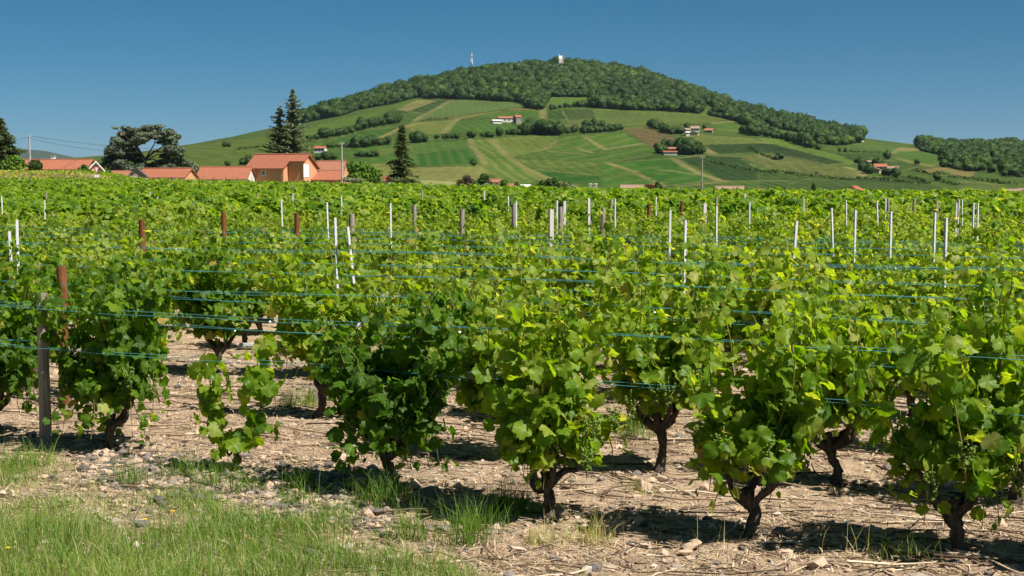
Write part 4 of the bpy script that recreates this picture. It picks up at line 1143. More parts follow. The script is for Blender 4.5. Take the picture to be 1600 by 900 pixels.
    for k, (x, y, rx, ry) in enumerate(bl):
        yy = rng.uniform(-1, 1) * 3.5 if k > 3 else 0
        c = W(x, y, yy)
        for sub in range(3):
            cc = c + rng.normal(size=3) * np.array([rx * .35, rx * .4, ry * .35]) / s
            dry = .9 if (y < 216 and x < 235 and rng.random() < .45) else .5
            blob_cards(rng, mb, cc, np.array([rx * .85, rx * .8, ry * .8]) / s, int(45 + rx * ry * 2.1), .42, max(0, dry - .5), dry + .1, .6, .6)
        mid = fork * .55 + c * .45 + np.array([0, 0, (1.3 if y > 215 else -.4)]) + rng.normal(size=3) * .5; 
        if k in (0, 3, 4, 9, 10, 12, 13, 16, 20, 22, 23, 25, 27, 32): limbs.tube([fork + rng.normal(size=3) * .12 - np.array([0, 0, rng.uniform(0, 1.2)]), mid, c], [.24 if y < 240 else .16, .14, .05], 6)
    mb.build('crown', M_CEDAR, e, smooth=True)
    limbs.tube([(0, 0, -1), (.05, 0, fork[2] * .5), tuple(fork)], [.65, .5, .4], 10).build('trunk', M_TRUNK, e)
near_trees()

# ------------------------------------------------------------------ trees and wood on the hill
def crown_template(rng, ncard=60, w=.5):
    v, f = ico(2)
    k = rng.uniform(0, 40)
    d = .86 + .42 * fbm(v[:, 0] * 1.6 + k, v[:, 1] * 1.6 + v[:, 2] * 1.8, 3, 3)
    q = v * d[:, None] * np.array([w, w, .5]) + np.array([0, 0, .52])
    q = q[:, :]
    t0 = np.clip(.30 + .35 * fbm(v[:, 0] * 2 + k, v[:, 2] * 2 + v[:, 1], 2, 5), 0, 1)
    mb = MB(); A = np.zeros((len(q), 4)); A[:, 0] = t0
    mb.add(q, f, 0, A)
    n = ncard
    dd = unit(rng.normal(size=(n, 3)) + np.array([0, 0, .15]))
    P = dd * rng.uniform(.78, 1.12, n)[:, None] * np.array([w, w, .5]) * .95 + np.array([0, 0, .52])
    V, F, A = cards(rng, P, dd + rng.normal(size=(n, 3)) * .5, rng.uniform(.08, .18, n), np.clip(rng.normal(.38, .10, n), 0, 1), 1.2)
    mb.add(V, F, 0, A)
    return mb

def merged(mb):
    return np.concatenate(mb.v), mb.f, np.concatenate(mb.a)

def hill_trees():
    rng = np.random.default_rng(77)
    temps = [crown_template(rng, 70) for _ in range(6)]
    meshes = []
    for k, tmb in enumerate(temps):
        meshes.append(tmb.mesh('hill tree crown', M_TREE, True))
    tr = MB().tube([(0, 0, -.05), (0.01, 0, .2), (0, .01, .5)], [.035, .028, .015], 6).mesh('hill tree trunk', M_TRUNK)
    where = {}
    lab = ['left end of the long hedge below the hillside farm', 'left part of the long hedge below the hillside farm', 'long hedge left of centre below the hillside farm', 'clump left of the farm hedge', 'pair of bushes below the hillside farm',
           'gap hedge below the hillside farm', 'tallest clump of the long hedge below the hillside farm', 'right end of the long hedge toward the ploughed field', 'knot of trees at the edge of the ploughed field',
           'left end of the upper left hedge', 'upper left hedge, its first tall clump', 'upper left hedge, its low middle', 'upper left hedge, the clump before its bend', 'upper left hedge beyond its bend', 'upper right end of the upper left hedge',
           'round clump on the lower left hedge', 'lower left hedge right of its round clump', 'clump behind the top of the spruce', 'thin hedge beside the red-roofed slope house', 'bushes under the red-roofed slope house', 'low bushes in the pale plot right of the utility pole']
    for hi, (line, n, hm) in enumerate(HEDGES):
        pts = np.array([hit(*q) for q in line])
        seg = np.concatenate([[0], np.cumsum(np.linalg.norm(np.diff(pts, axis=0), axis=1))])
        cx = np.mean([q[0] for q in line]); cyy = np.mean([q[1] for q in line])
        grp = 'trees of hillside hedge %d' % (hi + 1)
        n = int(round(n * 1.35)) if n > 2 else n
        for k in range(n):
            u = seg[-1] * (k + .5 + rng.uniform(-.3, .3)) / n
            p = np.array([np.interp(u, seg, pts[:, j]) for j in range(3)]) + np.array([rng.normal(0, 1.2), rng.normal(0, 4), 0])
            p[2] = H(p[0], p[1])
            h = hm * .98 * min(1, p[1] / 1600) * rng.uniform(.7, 1.2); wdt = h * rng.uniform(.85, 1.35)
            e = empty('hillside_tree', p, rng.uniform(0, 6.28)); e.scale = (wdt, wdt, h)
            link_mesh('crown', meshes[rng.integers(6)], e); link_mesh('trunk', tr, e)
            where.setdefault(hi, []).append(e)
    return where, meshes, tr
HILL_TREES, HILL_MESHES, HILL_TRUNK = hill_trees()

def label_hill_trees():
    spots = [((0, 640), 'left'), ((640, 900), 'middle'), ((900, 1140), 'right of centre'), ((1140, 1330), 'right'), ((1330, 1700), 'far right')]
    for hi, es in HILL_TREES.items():
        line, n, hm = HEDGES[hi]
        lab = HEDGE_LABELS[hi]
        if len(es) == 1:
            tag(es[0], 'round dark tree standing ' + lab, 'tree')
        else:
            kind = 'tall' if hm >= 12 else ('bushy' if hm <= 7 else 'round')
            for e in es: tag(e, '%s hill tree %s' % (kind, lab), 'tree', 'hill trees ' + lab)
HEDGE_LABELS = ['above the lower left plots, leftmost', 'left of the long farm hedge', 'forming the first clump of the farm hedge', 'forming the second clump of the farm hedge', 'just left of the white farm hedge middle',
    'below the white farm wing', 'directly below the stone tower house', 'running right to the ploughed field', 'above the right half of the farm hedge',
    'at the low left tip of the upper left hedge', 'in the tall clump at the upper left hedge foot', 'along the upper left hedge middle', 'at the upper left hedge bend', 'just above the upper left hedge bend', 'at the upper end of the upper left hedge',
    'in the round clump left of the spruce', 'leading to the spruce tip', 'right behind the spruce tip', 'near the red-roofed slope house', 'under the red-roofed slope house', 'in the pale plot right of the annex pole',
    'at the lower edge of the bright slope strip', 'in the tall knot above the bright slope strip', 'along the top of the bright slope strip', 'in the dark clump on the bright slope strip', 'trailing down the bright slope strip',
    'by the ploughed field top corner', 'along the ploughed field right edge', 'under the light clearing on the right', 'beside the tip of the right wood',
    'left of the long low farmhouse', 'behind the long low farmhouse roof', 'rising tall behind the long low farmhouse', 'towering right of the long low farmhouse', 'at the end of the farmhouse trees',
    'between the hamlet houses', 'behind the lone pink-roofed house', 'alone in the dotted plot on the right', 'above the right hillside farm track', 'by the bend of the right farm track',
    'left above the right hillside farm', 'in front of the right hillside farm gable', 'behind the right hillside farm', 'below the right hillside farm barn',
    'on the saddle hedge right of the wood tip', 'on the saddle beside its track', 'at the saddle track bend', 'in the plot below the dry field', 'below the right wood clearing',
    'alone in the dark lower left plot', 'under the wood at the track head', 'along the terrace under the wood', 'under the light clearing mid hill', 'at the left of the ploughed field far end',
    'at the ploughed field lower corner', 'on the bare left shoulder skyline', 'behind the outbuilding left', 'behind the outbuilding middle', 'behind the outbuilding edge']
label_hill_trees()

def wood():
    rng = np.random.default_rng(4)
    temps = [merged(crown_template(rng, 55)) for _ in range(8)]
    sp = 6.9
    xs = np.arange(-900, 980, sp); ys = np.arange(850, CREST_Y + 70, sp * 1.15)
    X, Y = np.meshgrid(xs, ys); X = X + rng.uniform(-.45, .45, X.shape) * sp; Y = Y + rng.uniform(-.45, .45, Y.shape) * sp
    X, Y = X.ravel(), Y.ravel(); Z = H(X, Y)
    px, py = project(np.stack([X, Y, Z], -1))
    out = np.zeros(len(X), int)
    for k, poly in enumerate(FOREST): out[inpoly(px, py, poly)] = k + 1
    keep = out > 0
    X, Y, Z, out = X[keep], Y[keep], Z[keep], out[keep]
    thin = fbm(X / 60, Y / 90, 2, 15)
    for name, ids, label in (('hilltop_woods', (1, 2), 'dense green wood covering the top of the hill'), ('knoll_woods', (3,), 'separate dark wood on the knoll at the right')):
        idx = np.nonzero(np.isin(out, ids))[0]
        mb = MB()
        kk = rng.integers(8, size=len(idx))
        for t in range(8):
            ii = idx[kk == t]
            if not len(ii): continue
            v, fs, a = temps[t]; n = len(ii)
            h = np.exp(rng.normal(2.14, .30, n)).clip(4.5, 16) * (1 + .3 * thin[ii]); w = h * rng.uniform(.95, 1.5, n); az = rng.uniform(0, 6.28, n)
            kf = np.minimum(1, Y[ii] / 1900); h = h * kf; w = w * kf
            ca, sa = np.cos(az)[:, None], np.sin(az)[:, None]
            V = np.stack([(v[None, :, 0] * ca - v[None, :, 1] * sa) * w[:, None] + X[ii][:, None], (v[None, :, 0] * sa + v[None, :, 1] * ca) * w[:, None] + Y[ii][:, None],
                          v[None, :, 2] * h[:, None] * 1.05 - .8 + Z[ii][:, None]], -1)
            off = (np.arange(n) * len(v))[:, None, None]
            A = np.tile(a[None], (n, 1, 1)); A[..., 0] = np.clip(A[..., 0] * rng.uniform(.6, 1.2, n)[:, None] + rng.normal(.0, .16, n)[:, None] + .30 * thin[ii][:, None], 0, 1)
            mb.add(V.reshape(-1, 3), [(f[None] + off).reshape(-1, f.shape[1]) for f in fs], 0, A.reshape(-1, 4))
        tag(mb.build(name, M_TREE, smooth=True), label, 'wood', kind='stuff')
    for line, hm, lab in LOWHEDGES:
        pts = np.array([hit(*q) for q in line])
        seg = np.concatenate([[0], np.cumsum(np.linalg.norm(np.diff(pts, axis=0), axis=1))])
        n = int(seg[-1] * 2.2)
        u = rng.uniform(0, seg[-1], n)
        P = np.stack([np.interp(u, seg, pts[:, j]) for j in range(3)], -1)
        P[:, 0] += rng.normal(0, .6, n); P[:, 1] += rng.normal(0, 1.2, n)
        P[:, 2] = H(P[:, 0], P[:, 1]) + rng.uniform(.1, 1, n) * hm * (.65 + .5 * (vnoise(u / 9, u * 0, 3)))
        V, F, A = cards(rng, P, rng.normal(size=(n, 3)) + np.array([0, 0, .6]), rng.uniform(.8, 1.6, n), rng.uniform(0, .6, n), 1.3)
        mb = MB(); mb.add(V, F, 0, A)
        tag(mb.build('hedge', M_TREE), lab, 'hedge')
wood()

# ------------------------------------------------------------------ air between here and the far hills
def air():
    t = NT('thin summer haze')
    v = t.n('ShaderNodeVolumePrincipled')
    v.inputs['Color'].default_value = (.62, .80, 1.0, 1)
    v.inputs['Density'].default_value = HAZE
    v.inputs['Anisotropy'].default_value = .15
    t.l(v.outputs[0], t.out.inputs['Volume'])
    o = MB().box(-9600, 9600, -450, 13200, -60, 300).build('haze', t.m, attr=False)
    tag(o, 'faint blue summer haze over the plain and hills', 'haze', kind='stuff')
HAZE = 2.1e-5
air()
# ------------------------------------------------------------------ grapevines
def leaf_outline(level):
    if level == 2:
        th = [0, 9, 17, 26, 35, 44, 52, 60, 69, 78, 88, 97, 106, 116, 127, 139, 152, 166]
        r = [1.0, .88, .94, .80, .76, .86, .86, .95, .82, .85, .72, .76, .84, .74, .76, .66, .62, .34]
    elif level == 1:
        th = [0, 18, 34, 56, 76, 92, 112, 138, 163]
        r = [1.0, .92, .82, .94, .82, .78, .82, .72, .36]
    else:
        th = [0, 45, 95, 145]
        r = [1.0, .88, .78, .62]
    t = np.radians(th); r = np.array(r)
    x = np.sin(t) * r; y = np.cos(t) * r
    L = np.stack([x, y], -1); Rr = np.stack([-x[1:], y[1:]], -1)[::-1]
    return np.concatenate([L, Rr])

def leaf_mesh(rng, P, N, T, size, tint, level):
    """P stalk ends, N blade normals, T tip directions"""
    n = len(P); o = leaf_outline(level); m = len(o)
    N = unit(N); T = unit(T - (T * N).sum(-1, keepdims=True) * N); B = np.cross(T, N)
    fold = rng.normal(.22, .30, n)[:, None]; droop = rng.normal(.38, .34, n)[:, None]; wav = rng.uniform(.03, .16, n)[:, None]; ph = rng.uniform(0, 6.28, n)[:, None]
    ctr = np.array([[0, .12]])
    q = np.concatenate([ctr, o]) if level < 2 else np.concatenate([ctr, o * .55 + ctr * .3, o])
    M = len(q) - 1
    x, y = q[:, 0][None], q[:, 1][None]
    ang = np.arctan2(x, y)
    z = -fold * np.abs(x) ** 1.3 * 1.1 - droop * (y * np.abs(y)) * .8 + wav * np.cos(ang * 5 + ph) * np.hypot(x, y) ** 1.5
    asp = rng.uniform(.85, 1.12, n)[:, None]
    s = size[:, None, None]
    V = P[:, None, :] + s * ((x * asp)[..., None] * B[:, None, :] + np.broadcast_to(y, (n, M + 1))[..., None] * T[:, None, :] + z[..., None] * N[:, None, :])
    if level == 0:
        F = np.arange(1, m + 1)[None, None, :] + (np.arange(n) * (M + 1))[:, None, None]
        F = F.reshape(-1, m)
    else:
        i = np.arange(1, m + 1); j = np.roll(i, -1)
        tri = np.stack([np.zeros(m, int), i, j], -1)
        if level == 2:
            tri = np.concatenate([tri, np.stack([i, i + m, j], -1), np.stack([j, i + m, j + m], -1)])
        F = (tri[None] + (np.arange(n) * (M + 1))[:, None, None]).reshape(-1, 3)
    A = np.zeros((n, M + 1, 4)); A[..., 0] = tint[:, None]; A[..., 1] = x; A[..., 2] = y
    return V.reshape(-1, 3), F, 0, A.reshape(-1, 4)

def rough_tube(rng, mb, pts, rad, n=12, sub=5, amp=.22):
    p = np.asarray(pts, float); m = len(p)
    t = np.linspace(0, m - 1, (m - 1) * sub + 1); i = np.clip(t.astype(int), 0, m - 2); f = t - i
    # smooth path through the joints
    pm = np.vstack([2 * p[0] - p[1], p, 2 * p[-1] - p[-2]])
    P0, P1, P2, P3 = pm[i], pm[i + 1], pm[i + 2], pm[i + 3]; F = f[:, None]
    q = .5 * (2 * P1 + (P2 - P0) * F + (2 * P0 - 5 * P1 + 4 * P2 - P3) * F ** 2 + (3 * P1 - P0 - 3 * P2 + P3) * F ** 3)
    r = np.interp(t, np.arange(m), rad)
    k0 = len(mb.v)
    mb.tube(q, r, n)
    v = mb.v[k0]; c = np.repeat(q, n, 0); s = rng.uniform(0, 60)
    ang = np.tile(np.arange(n) * 6.2832 / n, len(q)); L = np.repeat(np.arange(len(q)) * .02, n)
    tw = ang + L * 9                       # ridges wind around the wood
    dsp = .55 * np.sign(np.sin(tw * 3 + s)) * np.abs(np.sin(tw * 3 + s)) ** .5 * vnoise(L * 30 + s, ang, 2) + .8 * vnoise(np.cos(ang) * 2 + s, L * 55 + np.sin(ang) * 2, 3) + .9 * vnoise(np.cos(ang) * 1.0 + s, L * 16, 8)
    v += (v - c) * (amp * dsp)[:, None]

def vine_trunk(rng, hh, arms, thick=1.0):
    mb = MB()
    m = 6; t = np.linspace(0, 1, m)
    bend = rng.normal(0, .028, (m, 2)).cumsum(0) * .6; bend -= bend[0]
    q = np.stack([bend[:, 0], bend[:, 1], -.04 + (hh + .04) * t], -1)
    rough_tube(rng, mb, q, np.array([.044, .030, .026, .028, .035, .026]) * rng.uniform(.85, 1.1, m) * thick, 12, 6, .30)
    tips = []
    head = q[-2]
    for k in range(arms):
        a = (0 if k % 2 == 0 else math.pi) + rng.normal(0, .7)
        L = rng.uniform(.10, .20)
        p1 = head + np.array([math.cos(a) * L * .5, math.sin(a) * L * .45, L * .25]) + rng.normal(0, .012, 3)
        p2 = head + np.array([math.cos(a) * L * .75, math.sin(a) * L * .7, L * .65]) + rng.normal(0, .02, 3)
        p3 = p2 + np.array([math.cos(a) * .02, math.sin(a) * .02, L * .3]) + rng.normal(0, .015, 3)
        rough_tube(rng, mb, [head - np.array([0, 0, .025]), p1, p2, p3], np.array([.021, .016, .013, .008]) * rng.uniform(.8, 1.15) * thick, 9, 4, .3)
        tips.append(p3)
    return mb, tips

def vine(rng, h=1.1, sa=.33, sc=.27, low=.14, shoots=29, tint=(.45, .18), yellow=.07, level=1, hh=None, dens=1.0, size=1.0):
    hh = hh or rng.uniform(.22, .31)
    trunk, tips = vine_trunk(rng, hh, rng.integers(3, 6))
    P = []; N = []; T = []; S = []; C = []
    stems = MB()
    for k in range(shoots):
        st = tips[k % len(tips)] + rng.normal(0, .02, 3)
        az = rng.uniform(0, 6.283); rr = math.sqrt(rng.random())
        ex = sa * math.cos(az) * rr; ey = sc * math.sin(az) * rr
        hang = k >= shoots * .56
        if hang:
            top = rng.uniform(.40, .72) * h; end = rng.uniform(low, low + .18 * h)
            rr = rng.uniform(.55, 1.0); ex = .66 * sa * math.cos(az) * rr; ey = .80 * sc * math.sin(az) * rr
        else:
            top = h * (rng.uniform(.70, .98) if rng.random() < .9 else rng.uniform(.98, 1.12)); end = top
        m = 12; t = np.linspace(0, 1, m)
        x = st[0] + (ex - st[0]) * t ** .7 + rng.normal(0, .012, m).cumsum(); y = st[1] + (ey - st[1]) * t ** .7 + rng.normal(0, .012, m).cumsum()
        if hang: z = (1 - t) ** 2 * st[2] + 2 * t * (1 - t) * (top + .12) + t ** 2 * end
        else: z = st[2] + (top - st[2]) * t
        q = np.stack([x, y, z], -1)
        stems.tube(q, np.linspace(.0055, .002, m), 5, 1, cap=False)
        L = np.linalg.norm(np.diff(q, axis=0), axis=1).sum()
        nl = max(4, int(L / .040 * dens))
        u = np.clip(np.sort((np.arange(nl) + rng.uniform(.1, .9, nl)) / nl), 0, 1)
        node = np.stack([np.interp(u, t, q[:, j]) for j in range(3)], -1)
        for rep in range(3):
            sel = np.ones(nl, bool) if rep == 0 else rng.random(nl) < .6
            nd = node[sel]; uu = u[sel]; n = len(nd)
            out = nd * np.array([1, 1, 0]); out = unit(out + rng.normal(size=out.shape) * np.array([.16, .16, .05]) + np.array([0, 0, .0]))
            side = unit(out * rng.uniform(-.1, 1.0, (n, 1)) + rng.normal(size=(n, 3)) * np.array([.7, .7, .25]))
            pet = rng.uniform(.05, .11, (n, 1)) if rep == 0 else rng.uniform(.03, .10, (n, 1))
            base = nd + side * pet + np.array([0, 0, .015])
            sz = (rng.uniform(.040, .069, n) if rep == 0 else rng.uniform(.024, .052, n)) * (1 - .4 * uu ** 3) * size
            nr = out * rng.uniform(.3, 1.2, (n, 1)) + np.array([0, 0, 1.0]) * rng.uniform(-.2, .7, (n, 1)) + SUN_L * rng.uniform(0, 1.2, (n, 1)) + rng.normal(size=(n, 3)) * .72
            tp = np.array([0, 0, -1.0]) * rng.uniform(.1, 1.3, (n, 1)) + side * .8 + rng.normal(size=(n, 3)) * .4
            P.append(base); N.append(nr); T.append(tp); S.append(sz)
            c = rng.normal(tint[0], tint[1], n) + .16 * uu ** 2
            c = np.where(rng.random(n) < yellow, rng.uniform(.82, .97, n), np.clip(c, 0, .84))
            c = np.where(rng.random(n) < .005, 1.0, c)
            C.append(c)
    P, N, T, S, C = map(np.concatenate, (P, N, T, S, C))
    fol = MB(); fol.add(*leaf_mesh(rng, P, N, T, S, C, level))
    for v, f, mm, a in zip(stems.v, [None] * len(stems.v), [None] * len(stems.v), stems.a): pass
    off = fol.n
    sv = np.concatenate(stems.v); sf = stems.f
    fol.add(sv, sf, 1, np.zeros((len(sv), 4)))
    return trunk, fol

def grapes(rng, n=60):
    mb = MB(); v, f = ico(1)
    for k in range(n):
        t = rng.random(); r = .030 * (1 - .7 * t) + .004
        a = rng.uniform(0, 6.28)
        c = np.array([math.cos(a) * r, math.sin(a) * r, -.11 * t])
        mb.add(v * .0068 * rng.uniform(.85, 1.1) + c, f, 0, (rng.random(), 0, 0, 0))
    mb.tube([(0, 0, .035), (0, 0, -.05)], .0018, 5)
    return mb.mesh('grape bunch', M_GRAPE, True)

ROW_D = np.array([.893, -.450]); ROW_N = np.array([.450, .893]); ROW_A = math.atan2(-.450, .893)
ROW_0 = GP(615, 770)[:2]
ROW_GAP, IN_ROW = 1.13, .95
SUN_L = rot_z(SUN_V, -ROW_A)

def put_vine(x, y, trunk_me, fol_me, rz, scale=1.0, label=None, group=None):
    e = tag(empty('grapevine', (x, y, float(groundz(x, y)) - .005 if y < 18 else float(H(x, y))), rz), label, 'grapevine', group)
    e.scale = (scale,) * 3
    link_mesh('trunk', trunk_me, e); link_mesh('foliage', fol_me, e)
    return e

ORD = ['front', 'second', 'third', 'fourth', 'fifth', 'sixth', 'seventh', 'eighth', 'ninth', 'tenth', 'eleventh', 'twelfth', 'thirteenth', 'fourteenth', 'fifteenth', 'sixteenth', 'seventeenth', 'eighteenth']
LANDMARKS = [(40, 'the left edge shrubs'), (110, 'the left concrete pole'), (180, 'the give-way sign'), (255, 'the cedar'), (330, 'the low white-banded shed'), (390, 'the long outbuilding'), (460, 'the orange farmhouse'),
  (510, 'the farmhouse bay'), (560, 'the annex pole'), (605, 'the bright bushy tree'), (660, 'the tall spruce'), (710, 'the gap right of the spruce'), (760, 'the telecom mast'), (825, 'the white hillside farm'), (870, 'the broad dark tree'),
  (905, 'the hilltop chapel'), (950, 'the twin-pillared stand'), (1000, 'the long brown roof'), (1050, 'the ploughed brown field'), (1085, 'the hillside hamlet'), (1120, 'the dark utility pole'), (1165, 'the broad pinkish roof'), (1230, 'the tiny orange roof'),
  (1300, 'the tan knoll'), (1350, 'the sharp red gable'), (1410, 'the right hillside farm'), (1470, 'the right wood tip'), (1530, 'the knoll wood'), (1580, 'the beige far roof'), (9999, 'the right edge')]

def vines():
    rng = np.random.default_rng(2024)
    bunch = [grapes(rng) for _ in range(3)]
    FM = [M_VINE, M_SHOOT]
    placed = []
    # --- front two rows, each vine its own shape: px, py, parameters, label
    FR = [
     (-14, 682, dict(h=1.12, sa=.42, low=.06, shoots=30, tint=(.24, .14), yellow=.02), 'dark leafy vine cut by the left edge beside the grey front post'),
     (178, 706, dict(h=1.14, sa=.44, sc=.36, shoots=36, tint=(.26, .15), yellow=.02, low=.05), 'broad dark green vine just right of the grey wooden front post'),
     (612, 772, dict(h=1.02, sa=.44, sc=.38, tint=(.16, .11), yellow=.008, low=.07, shoots=42), 'darkest bushy vine in the middle of the front row, bushy and lush'),
     (866, 817, dict(h=1.12, sa=.32, low=.13, tint=(.58, .17), yellow=.12), 'yellow-green vine on a dark stump, third from the right in the front row'),
     (1172, 847, dict(h=1.12, sa=.32, low=.15, tint=(.54, .17), yellow=.10), 'tall leafy green vine, second from the right in the front row'),
     (1497, 873, dict(h=1.12, sa=.32, low=.14, tint=(.50, .17), yellow=.08), 'rightmost full vine of the front row, close to the right edge'),
     (1800, 905, dict(h=1.12, tint=(.40, .15)), 'vine cut by the right edge of the picture in the front row'),
     (495, 657, dict(h=1.10, sa=.46, shoots=32, tint=(.60, .14), yellow=.12, low=.18), 'pale yellow-green second row vine just left behind the darkest bushy vine'),
     (786, 717, dict(h=1.10, sa=.44, low=.24, tint=(.60, .14), yellow=.10), 'second row vine seen between the darkest bushy vine and the yellow-green one'),
     (1027, 741, dict(h=1.10, sa=.42, low=.24, tint=(.56, .14), yellow=.08), 'second row vine seen just right of the yellow-green front vine'),
     (1310, 762, dict(h=1.10, sa=.42, low=.22, tint=(.54, .14), yellow=.08), 'second row vine whose trunk shows between the two right front vines'),
     (1590, 790, dict(h=1.10, tint=(.42, .15), yellow=.06), 'second row vine at the right edge behind the rightmost full vine'),
     (205, 627, dict(h=1.08, sa=.42, low=.2, tint=(.42, .15), yellow=.06), 'second row vine just behind the broad dark green vine, edging the bare gap'),
     (60, 610, dict(h=1.12, tint=(.36, .15), yellow=.05), 'second row vine behind the brown rusty post at the left'),
     (-110, 600, dict(h=1.12, tint=(.36, .15)), 'second row vine beyond the left edge of the picture'),
     (325, 588, dict(h=1.12, sa=.36, low=.30, tint=(.34, .15), yellow=.05), 'vine with shaded bare trunk standing at the back of the bare gap'),
    ]
    for px, py, kw, lab in FR:
        g = GP(px, py)
        tm, fm = vine(rng, level=2, **kw)
        e = put_vine(g[0], g[1], tm.mesh('vine trunk', M_BARK, True), fm.mesh('vine foliage', FM, True), ROW_A + rng.normal(0, .05), 1.0, lab, 'grapevines planted in rows')
        placed.append(g[:2])
        if g[1] < 9.2:
            for k in range(4):
                a = rng.uniform(-2.9, -.2) - ROW_A
                rr = rng.uniform(.22, .32)
                b = link_mesh('grape_bunch', bunch[k % 3], e, (math.cos(a) * rr, math.sin(a) * rr * .8, rng.uniform(.36, .55)))
    # the young vine: two thin leafy shoots from one stump
    g = GP(358, 741)
    mb, _ = vine_trunk(rng, .15, 0, .55)
    P = []; N = []; T = []; S = []; stem = MB()
    for (ox, top, sp, nl) in ((-.10, .62, .09, 55), (.21, .72, .11, 75)):
        q = np.array([(0, 0, .1), (ox * .8, -.02, .28), (ox, 0, top)]); stem.tube(q, [.007, .005, .003], 5, 1)
        u = rng.random(nl)
        c = np.stack([np.interp(.06 + .94 * u, [0, .4, 1], q[:, j]) for j in range(3)], -1)
        c[:, 2] += .02; lat = rng.normal(size=(nl, 3)) * np.array([sp * .55, sp * .55, .02]); P.append(c + lat)
        N.append(unit(lat) + rng.normal(size=(nl, 3)) * .5 + np.array([0.1, -.1, .3])); T.append(np.array([0, 0, -1.]) + rng.normal(size=(nl, 3)) * .5); S.append(rng.uniform(.035, .065, nl))
    P, N, T, S = map(np.concatenate, (P, N, T, S))
    fol = MB(); fol.add(*leaf_mesh(rng, P, N, T, S, np.clip(rng.normal(.62, .14, len(P)), 0, .9), 2)); fol.add(np.concatenate(stem.v), stem.f, 1)
    put_vine(g[0], g[1], mb.mesh('vine trunk', M_BARK, True), fol.mesh('vine foliage', FM, True), 0, 1, 'small young vine with two thin leafy shoots in the bare gap', 'grapevines planted in rows')
    placed.append(g[:2])
    # --- all other positions of the vineyard
    placed_a = np.array(placed)
    bare = np.array([GP(*q)[:2] for q in ((400, 575), (395, 605), (320, 650), (430, 640), (350, 680))])
    pos = []
    for k in range(-1, 190):
        lim = 330
        for i in range(-lim, lim):
            j = i * IN_ROW + (k % 3) * .31
            p = ROW_0 + ROW_N * ROW_GAP * k + ROW_D * j
            pos.append((p[0], p[1], k))
    pos = np.array(pos)
    pos[:, :2] += rng.normal(0, .07, (len(pos), 2))
    px, py = project(np.stack([pos[:, 0], pos[:, 1], np.full(len(pos), 1.0)], -1))
    D = np.hypot(pos[:, 0], pos[:, 1])
    lim = np.interp(pos[:, 0] / np.maximum(pos[:, 1], 1), [-.4, -.2, -.05, .05, .4], [166, 166, 160, 120, 115])
    ok = (px > -130) & (px < 1730) & (pos[:, 1] > 3) & (pos[:, 1] < lim) & (pos[:, 2] >= 1)
    dm = np.min(np.hypot(pos[:, 0, None] - placed_a[None, :, 0], pos[:, 1, None] - placed_a[None, :, 1]), 1)
    db = np.min(np.hypot(pos[:, 0, None] - bare[None, :, 0], pos[:, 1, None] - bare[None, :, 1]), 1)
    ok &= (dm > .72) & (db > .6) & (rng.random(len(pos)) > .025)
    # keep the two front rows exactly as placed
    ok &= ~((pos[:, 2] <= 1) & (px > -60) & (px < 1660))
    pos, D, px = pos[ok], D[ok], px[ok]
    order = np.argsort(D); pos, D, px = pos[order], D[order], px[order]
    n_ind = 300 - len(placed)
    protos = []
    for k in range(16):
        tn = rng.uniform(.44, .72)
        tm, fm = vine(rng, h=rng.uniform(.86, 1.08), sa=rng.uniform(.43, .50), sc=rng.uniform(.25, .32), tint=(tn, .16), yellow=rng.uniform(.06, .16), level=1, shoots=24, dens=.85, size=1.05)
        protos.append((tm.mesh('vine trunk', M_BARK, True), fm.mesh('vine foliage', FM, True), fm))
    for i in range(n_ind):
        x, y, k = pos[i]
        pr = protos[rng.integers(16)]
        mark = LANDMARKS[int(np.searchsorted([q for q, _ in LANDMARKS], px[i])) % len(LANDMARKS)][1]
        if k < 18: lab = 'leafy vine in the %s row back, in line below %s' % (ORD[int(k)], mark)
        else: lab = 'leafy vine top in the packed middle rows below %s' % mark
        grp = 'grapevines planted in rows'
        put_vine(x, y, pr[0], pr[1], ROW_A + rng.normal(0, .45), rng.uniform(.88, 1.10), lab, grp)
    # --- the rest of the field reads as one sea of leaves
    far = pos[n_ind:]; fD = D[n_ind:]
    mb = MB()
    for lo, hi, nl, sz, lev in ((0, 50, 130, 1.12, 1), (50, 85, 70, 1.45, 0), (85, 400, 26, 2.3, 0)):
        m = (fD >= lo) & (fD < hi); q = far[m]; n = len(q)
        if not n: continue
        cen = np.repeat(q[:, :2], nl, 0); zz = np.repeat(H(q[:, 0], q[:, 1]), nl)
        hv = np.repeat(rng.normal(1.05, .11, n), nl)
        N_ = len(cen)
        lx = rng.normal(0, .24, N_).clip(-.5, .5); ly = rng.normal(0, .14, N_).clip(-.36, .36)
        hz = hv * (1 - .85 * rng.random(N_) ** (1.6)) * (1 - .25 * (lx ** 2 + ly ** 2) / .2)
        c, s = math.cos(ROW_A), math.sin(ROW_A)
        P = np.stack([cen[:, 0] + lx * c - ly * s, cen[:, 1] + lx * s + ly * c, zz + hz], -1)
        out = P.copy(); out[:, :2] -= cen; out[:, 2] = .25
        N2 = unit(out) + rng.normal(size=(N_, 3)) * .6 + SUN_V * .6; T = rng.normal(size=(N_, 3)) * .6 + np.array([0, 0, -.8])
        vt = np.repeat(rng.normal(.58, .10, n), nl) + .08 * fbm(cen[:, 0] / 9, cen[:, 1] / 12, 2, 3)
        tint = np.clip(rng.normal(0, .17, N_) + vt, 0, .84); tint = np.where(rng.random(N_) < .06, rng.uniform(.82, .95, N_), tint)
        mb.add(*leaf_mesh(rng, P, N2, T, rng.uniform(.06, .1, N_) * sz, tint, lev))
    # low green strip along the crest of the far left bank
    n = 9000
    P = np.stack([rng.uniform(-104, -60, n), np.where(rng.random(n) < .55, rng.uniform(226, 238, n), rng.uniform(176, 226, n)), np.zeros(n)], -1)
